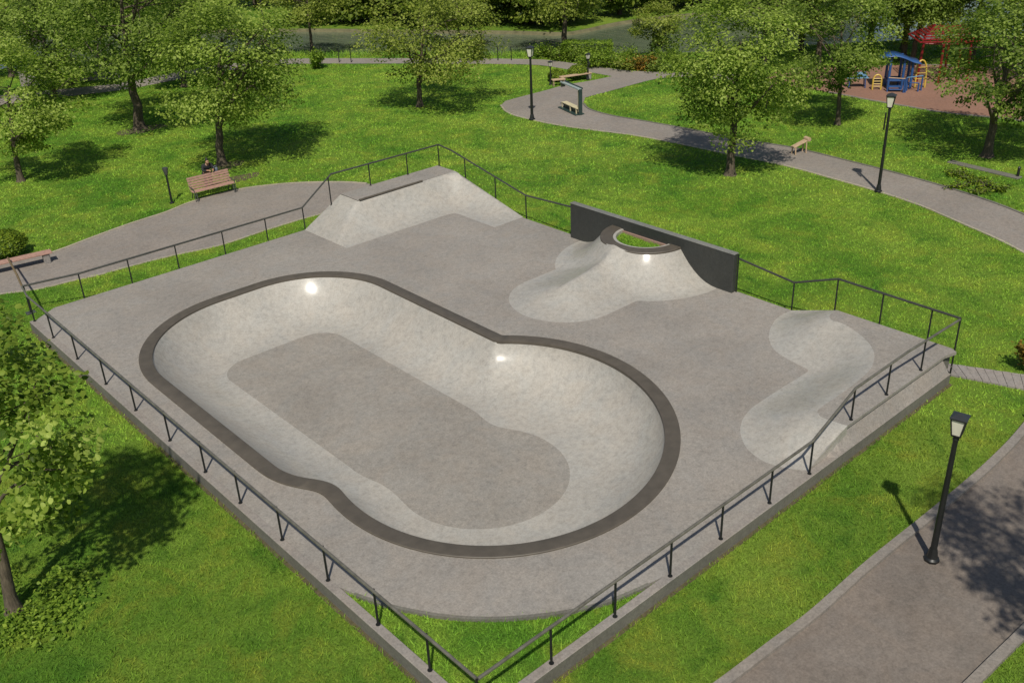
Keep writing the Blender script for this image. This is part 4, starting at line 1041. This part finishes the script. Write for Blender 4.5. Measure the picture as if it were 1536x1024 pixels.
while s < cum_[-1] - 1:
    gap = 3.2 + 1.6 * random.random()
    grassy = (26 < s < 31) or (52 < s < 60)
    if not grassy:
        x, y = along(s, 2.8 + 1.6 * random.random()); far_tree(x, y, .8 + .35 * random.random(), .5 + .35 * random.random(), .3, 'low front row tree on the far river bank', cnt % 4); cnt += 1
    s += gap
s = 2.0
while s < cum_[-1]:
    x, y = along(s, 11 + 2.5 * random.random()); far_tree(x, y, 1.0 + .3 * random.random(), .95 + .3 * random.random(), .3, 'tree in the second row on the far bank', cnt % 4); cnt += 1
    s += 6.0 + 2 * random.random()
s = 0.0
while s < cum_[-1]:
    x, y = along(s, 20 + 3 * random.random()); far_tree(x, y, 1.35 + .3 * random.random(), 1.35 + .3 * random.random(), .3, 'tall tree in the back row on the far bank', cnt % 4); cnt += 1
    s += 8.5 + 2 * random.random()

# ------------------------------------------------------------------ shrubs
def shrub(name, label, base, rx, ry, h, mat, leaf, n, seed, group=None, box=False, stems=True, cat='bush', up=.4):
    g = np.random.default_rng(seed)
    root = empty(name, (base[0], base[1], 0), R(-51) if box else 0); tag(root, label, cat, group)
    if box:
        f = g.uniform(-1, 1, (n, 3)); k = g.integers(0, 3, n); sgn = np.sign(g.uniform(-1, 1, n)); f[np.arange(n), k] = sgn * g.uniform(.88, 1.04, n)
        f *= 1 + .05 * np.sin(f[:, [1, 2, 0]] * 7)
        L = np.c_[f[:, 0] * rx, f[:, 1] * ry, np.maximum(.05, (f[:, 2] + 1) * h / 2)]
    else:
        d = g.normal(size=(n, 3)); d[:, 2] = np.abs(d[:, 2]) * 1.0 - .25; d /= np.linalg.norm(d, axis=1)[:, None]
        r = g.uniform(.78, 1.03, n) * (1 + .06 * np.sin(d[:, 0] * 9 + seed) * np.cos(d[:, 1] * 8))
        L = np.c_[d[:, 0] * rx * r, d[:, 1] * ry * r, np.maximum(.04, h * .45 + d[:, 2] * r * h * .56)]
    od = L - [0, 0, h * .4]; od /= np.linalg.norm(od, axis=1)[:, None]
    t = np.clip(g.normal(.45, .22, n), 0, 1)
    leaves('foliage', L, leaf, t, M[mat], root, up, od * 1.6)
    mb = MB()
    for i in range(6):
        a = g.uniform(0, 6.28); mb.tube([(0.05 * math.cos(a), .05 * math.sin(a), 0), (rx * .5 * math.cos(a), ry * .5 * math.sin(a), h * .7)], [.03, .012], 5)
    mb.build('stems', M['bark'], root)
    return root
RBG = 'clipped round bushes'
shrub('round_bush', 'dark clipped round bush behind the bench at the left edge', (1.5, 32.75), 1.15, 1.05, 1.12, 'leaf_box', .09, 9000, 81, RBG)
shrub('round_bush', 'left one of the two clipped round bushes behind the tan benches', (39.0, 37.55), .62, .62, .80, 'leaf_box', .10, 2600, 82, RBG)
shrub('round_bush', 'right one of the two clipped round bushes behind the tan benches', (40.45, 37.0), .72, .72, .92, 'leaf_box', .10, 3000, 83, RBG)
shrub('hedge', 'tall clipped bright green hedge on the river shore', (45.2, 40.7), 1.75, .7, 1.35, 'leaf_bright', .13, 6000, 84, None, True, cat='hedge')
def loose(name, label, x, y, rx, h, mat, leaf, n, seed, group=None, cat='shrub'):
    g = np.random.default_rng(seed)
    root = empty(name, (x, y, 0)); tag(root, label, cat, group)
    ns = 16; tip = np.c_[g.normal(0, rx * .6, (ns, 2)), g.uniform(.5, 1, ns) * h]
    k = g.integers(0, ns, n); u = g.random(n) ** .6
    L = tip[k] * u[:, None] + g.normal(0, rx * .14, (n, 3)); L[:, 2] = np.maximum(L[:, 2], .03)
    t = np.clip(g.normal(.45, .25, n), 0, 1)
    leaves('foliage', L, leaf, t, M[mat], root, .35)
    mb = MB()
    for q in tip: mb.tube([(0, 0, 0), tuple(q * .5 + [0, 0, .05]), tuple(q)], [.022, .015, .006], 5)
    mb.build('stems', M['bark'], root)
loose('shrub', 'upright green shrub at the foot of the small river tree', 30.7, 54.7, .7, 1.5, 'leaf_bright', .16, 1500, 90)
loose('shrub', 'pale leafy shrub right of the middle lawn tree by the shore', 40.2, 47.3, 1.3, 1.7, 'leaf_c', .18, 1800, 91)
loose('shrub', 'second pale shrub hidden beside the middle lawn tree by the shore', 38.9, 48.8, 1.2, 1.7, 'leaf_c', .18, 1600, 92)
SG = 'low shrubs along the river path'
slab = ['low shrub under the short handrail', 'low shrub beside the handrail end', 'broad leafy shrub below the hedge', 'yellowish shrub at the path edge', 'reddish tinged shrub at the path edge', 'green shrub right of the reddish shrub', 'shrub at the path bend by the dense tree', 'low shrub at the left foot of the hedge', 'low shrub left of the shore tree', 'smallest shrub at the left end of the shore planting', 'shrub directly below the hedge', 'bright shrub at the right end of the hedge', 'shrub below the small olive tree', 'shrub right of the small olive tree']
for i, ((x, y), lab) in enumerate(zip(SHORESHRUBS, slab)):
    m_ = ['leaf_bright', 'leaf_c', 'leaf_b', 'leaf_orange'][0 if i not in (3, 4) else (1 if i == 3 else 3)]
    if i in (5, 8, 10): m_ = 'leaf_b'
    loose('shrub', lab, x + .3, y + .3, 1.0 + .25 * random.random(), .75 + .4 * random.random(), m_, .15, 1300, 100 + i, SG)
loose('shrub', 'orange leaved shrub at the right edge beside the slab path', 20.75, -1.45, .6, 1.25, 'leaf_orange', .13, 1100, 120)
for i, ((x, y), lab) in enumerate(zip(PLANTS, ['leftmost low plant by the stone kerb', 'low plant in front of the stone kerb middle', 'low plant right of the middle by the kerb', 'broad low plant near the bollard', 'low plant at the right edge below the bollard', 'low plant nearest the path on the left', 'low plant nearest the path on the right'])):
    loose('low_plant', lab, x, y, .5, .28, 'leaf_box', .11, 300, 130 + i, 'low leafy plants beside the stone kerb', 'plant')

# ------------------------------------------------------------------ grass blades (nobody could count them)
def blades(name, P, z, hgt, wid, mat, seed, parent=None):
    g = np.random.default_rng(seed); n = len(P)
    a = g.uniform(0, 2 * np.pi, n); w_ = (wid * g.uniform(.7, 1.3, n))[:, None]; h_ = hgt * g.uniform(.5, 1.3, n)
    d = np.c_[np.cos(a), np.sin(a)]; ln = g.normal(0, .85, (n, 2)) * h_[:, None]
    V = np.stack([np.c_[P - d * w_, np.full(n, z - .01)], np.c_[P + d * w_, np.full(n, z - .01)], np.c_[P + ln, z + h_]], 1).reshape(-1, 3)
    F = np.arange(3 * n).reshape(n, 3)
    # tufts: patches of taller, paler blades between short dark ones
    tuft = np.sin(7 * P[:, 0] + 3 * np.sin(3.1 * P[:, 1])) * np.sin(6.3 * P[:, 1] + 2.5 * np.sin(4.3 * P[:, 0])) + .6 * np.sin(17 * P[:, 0] + 2 * np.sin(9 * P[:, 1])) * np.sin(15 * P[:, 1])
    V[2::3, 2] += h_ * .35 * tuft
    t = np.repeat(np.clip(g.normal(.45, .22, n) + .16 * tuft, 0, 1), 3)
    return np_mesh(name, V, F, mat, parent, False, {'tint': t})
excl = [deck_poly[:0] or [(-.05, -.05), (19.05, -.05), (19.05, 25.05), (1.0, 25.05), (-.05, 24.5)], PL, PLEFT, [tuple(p) for p in offs(KL, .2)] + list(reversed([tuple(p) for p in offs(KR, -.2)])), spline(PLAY, .8, True), [SLABS[0], SLABS[3], SLABS[2], SLABS[1]]]
def in_view(P):
    v = np.c_[P - np.array(CAMLOC[:2]), np.full(len(P), -CAMLOC[2])]
    x = v @ np.array(rv); y = v @ np.array(uv); d = v @ np.array(fwd)
    return (np.abs(x / d) < .56) & (np.abs(y / d) < .38), np.linalg.norm(v, axis=1)
shore_a = np.array(shore)
def scatter(dens, y0, y1, xw, dmin, dmax, seed):
    g = np.random.default_rng(seed); n = int(dens * (y1 - y0) * 2 * xw)
    X = np.c_[g.uniform(-xw, xw, n), g.uniform(y0, y1, n)]
    c, s = math.cos(YAW), math.sin(YAW)
    P = np.c_[X[:, 0] * c + X[:, 1] * s + CAMLOC[0], -X[:, 0] * s + X[:, 1] * c + CAMLOC[1]]
    ok, d = in_view(P); ok &= (d > dmin) & (d <= dmax)
    P = P[ok]
    for e in excl: P = P[~inside(P, e)]
    sh = [tuple(p) for p in shore] + [cw(300, -100)[:2], cw(-300, -100)[:2]]
    return P[inside(P, sh)]
gP = [scatter(620, 8, 30, 17, 0, 30, 201), scatter(330, 20, 46, 26, 30, 46, 202), scatter(110, 38, 84, 48, 46, 90, 203)]
Vs = []; 
b1 = blades('grass', gP[0], 0, .075, .011, M['blade_near'], 301); tag(b1, kind='stuff')
b2 = blades('grass', gP[1], 0, .055, .018, M['blade'], 302); tag(b2, kind='stuff')
b3 = blades('grass', gP[2], 0, .06, .034, M['blade'], 303); tag(b3, kind='stuff')
g = np.random.default_rng(5); Q = g.uniform(0, 6.2, (30000, 2)); cl = [(0.21, 5.2), (0.21, 0.21), (5.9, 0.21)] + list(reversed(arc[1:-1]))
b4 = blades('grass', Q[inside(Q, cl)], DZ - .08, .085, .012, M['blade'], 304); tag(b4, kind='stuff')
Q = RC + g.uniform(-1.2, 1.2, (9000, 2)); Q = Q[inside(Q, gp)]
place(blades('turf_blades', Q, top - .16, .08, .014, M['blade'], 305), plan)
# tall grass along the shore and the lawn edge by the river path
g = np.random.default_rng(6); tw_ = g.random(5200); sl_ = np.array(offs(shore, .1)); ix = 18 + tw_ * (len(sl_) - 50); i0 = ix.astype(int)
P = sl_[i0] + (sl_[i0 + 1] - sl_[i0]) * (ix - i0)[:, None] + g.normal(0, .35, (5200, 2))
P = P[~inside(P, PL)]
tag(blades('reeds', P, 0, .34, .022, M['blade'], 306), kind='stuff')
# leafy ground cover round the foot of the young tree
gc = np.random.default_rng(9); Q = np.concatenate([np.array(p) + gc.normal(0, .3, (200, 2)) for p in GROUNDCOVER])
t_ = np.clip(gc.normal(.4, .2, len(Q)), 0, 1)
gco = leaves('ground_cover', np.c_[Q, gc.uniform(.03, .2, len(Q))], .11, t_, M['leaf_bright'], None, .8); tag(gco, kind='stuff')

# ------------------------------------------------------------------ the person behind the bench
def skin_obj(name, nodes, edges, mat, parent, root_i=0, sub=2):
    me = bpy.data.meshes.new(name); me.from_pydata([n_[:3] for n_ in nodes], edges, []); me.update()
    o = link(name, me, mat, parent)
    mo = o.modifiers.new('skin', 'SKIN'); mo.use_smooth_shade = True
    for i, n_ in enumerate(nodes):
        sv = me.skin_vertices[0].data[i]; r = n_[3]; sv.radius = r if isinstance(r, tuple) else (r, r); sv.use_root = (i == root_i)
    ss = o.modifiers.new('sub', 'SUBSURF'); ss.levels = sub; ss.render_levels = sub
    return o
# stands behind the bench bent forward, forearms resting on its backrest, facing the path (local -y)
pe = empty('person', (11.80, 34.10, 0.0), R(-4)); pe.scale = (1.1, 1.1, 1.1); tag(pe, 'person in a black jacket with black hair leaning on the back of the slatted bench', 'person')
nodes = [(0, .16, .80, .125), (0, .12, .95, .125), (0, .03, 1.10, .15), (0, -.05, 1.19, .10), (0, -.10, 1.24, .052), (0, -.14, 1.30, .075), (0, -.155, 1.37, .088), (0, -.14, 1.43, .06),
         (.17, -.03, 1.16, .06), (.26, -.16, .99, .045), (.13, -.38, 1.035, .034), (.08, -.43, 1.035, .03),
         (-.17, -.03, 1.16, .06), (-.26, -.16, .99, .045), (-.13, -.38, 1.035, .034), (-.08, -.43, 1.035, .03),
         (.10, .17, .72, .095), (.11, .10, .42, .065), (.11, .20, .09, .042), (.11, .07, .035, .035),
         (-.10, .17, .72, .095), (-.11, .10, .42, .065), (-.11, .20, .09, .042), (-.11, .07, .035, .035),
         (0, -.238, 1.33, .014)]
edges = [(0, 1), (1, 2), (2, 3), (3, 4), (4, 5), (5, 6), (6, 7), (3, 8), (8, 9), (9, 10), (10, 11), (3, 12), (12, 13), (13, 14), (14, 15), (0, 16), (16, 17), (17, 18), (18, 19), (0, 20), (20, 21), (21, 22), (22, 23), (5, 24)]
for s, i0 in ((1, 11), (-1, 15)):
    bx_, by_, bz_ = nodes[i0][:3]
    for k_, (dx, L_) in enumerate(((-.026, .065), (-.009, .078), (.009, .074), (.026, .058))):
        n0 = len(nodes); nodes.append((bx_ + dx, by_ - .035, bz_ + .006, .0095)); nodes.append((bx_ + dx * 1.05 - s * .01, by_ - .035 - L_ * .6, bz_ - .006, .0088)); nodes.append((bx_ + dx - s * .02, by_ - .035 - L_ * .85, bz_ - .03, .008))
        edges += [(i0, n0), (n0, n0 + 1), (n0 + 1, n0 + 2)]
    n0 = len(nodes); nodes.append((bx_ - s * .035, by_ - .0, bz_ + .02, .011)); nodes.append((bx_ - s * .05, by_ - .035, bz_ + .03, .0095)); edges += [(i0, n0), (n0, n0 + 1)]
skin_obj('body', nodes, edges, M['skin'], pe)
J = [(0, .155, .80, .14), (0, .12, .95, .142), (0, .025, 1.10, .18), (0, -.055, 1.195, .125), (0, -.092, 1.235, .082), (.18, -.03, 1.165, .075), (.27, -.16, .99, .058), (.155, -.36, 1.035, .046), (-.18, -.03, 1.165, .075), (-.27, -.16, .99, .058), (-.155, -.36, 1.035, .046)]
skin_obj('jacket', J, [(0, 1), (1, 2), (2, 3), (3, 4), (3, 5), (5, 6), (6, 7), (3, 8), (8, 9), (9, 10)], M['jacket'], pe)
Tn = [(0, .16, .80, .14), (.10, .17, .72, .11), (.11, .10, .42, .08), (.11, .20, .10, .06), (-.10, .17, .72, .11), (-.11, .10, .42, .08), (-.11, .20, .10, .06)]
skin_obj('trousers', Tn, [(0, 1), (1, 2), (2, 3), (0, 4), (4, 5), (5, 6)], M['trousers'], pe)
Hn = [(0, -.10, 1.33, .075), (0, -.125, 1.41, .092), (0, -.13, 1.465, .06), (0, -.12, 1.515, .045), (0, -.12, 1.545, .03)]
skin_obj('hair', Hn, [(0, 1), (1, 2), (2, 3), (3, 4)], M['hair'], pe)
for s_ in (-1, 1):
    mb = MB(); mb.lathe([(.004, -.012), (.012, -.004), (.012, .004), (.004, .012)], 8, (s_ * .032, -.226, 1.365)); mb.build('eye', M['hair'], pe)
mb = MB(); mb.box((0, -.216, 1.285), (.045, .012, .01), bev=.003); mb.build('mouth', M['darkbox'], pe)
bg_ = empty('shoulder_bag', (12.05, 33.85, 0.0), R(-4)); tag(bg_, 'blue grey bag held against the bench back by the leaning person', 'bag')
mb = MB(); mb.box((0.05, -.02, 1.0), (.22, .16, .30), bev=.05); mb.build('bag_body', M['bag'], bg_, True)
mb = MB(); mb.tube([(-.03, -.02, 1.13), (-.02, -.02, 1.2), (.05, -.02, 1.24), (.12, -.02, 1.2), (.13, -.02, 1.13)], .014, 6); mb.build('handle', M['bag'], bg_, True)

# every far tree gets a label that says where it stands
ords = ['first', 'second', 'third', 'fourth', 'fifth', 'sixth', 'seventh', 'eighth', 'ninth', 'tenth', 'eleventh', 'twelfth', 'thirteenth', 'fourteenth', 'fifteenth', 'sixteenth', 'seventeenth', 'eighteenth', 'nineteenth', 'twentieth']
rows = {}
for o in fts: rows.setdefault(o['row'], []).append(o)
for lab, lst in rows.items():
    lst.sort(key=lambda o: (Vector(o.location) - CAMLOC).dot(rv) / (Vector(o.location) - CAMLOC).dot(fwd))
    for i, o in enumerate(lst):
        o['label'] = '%s, %s from the left' % (lab, ords[min(i, 19)]); del o['row']
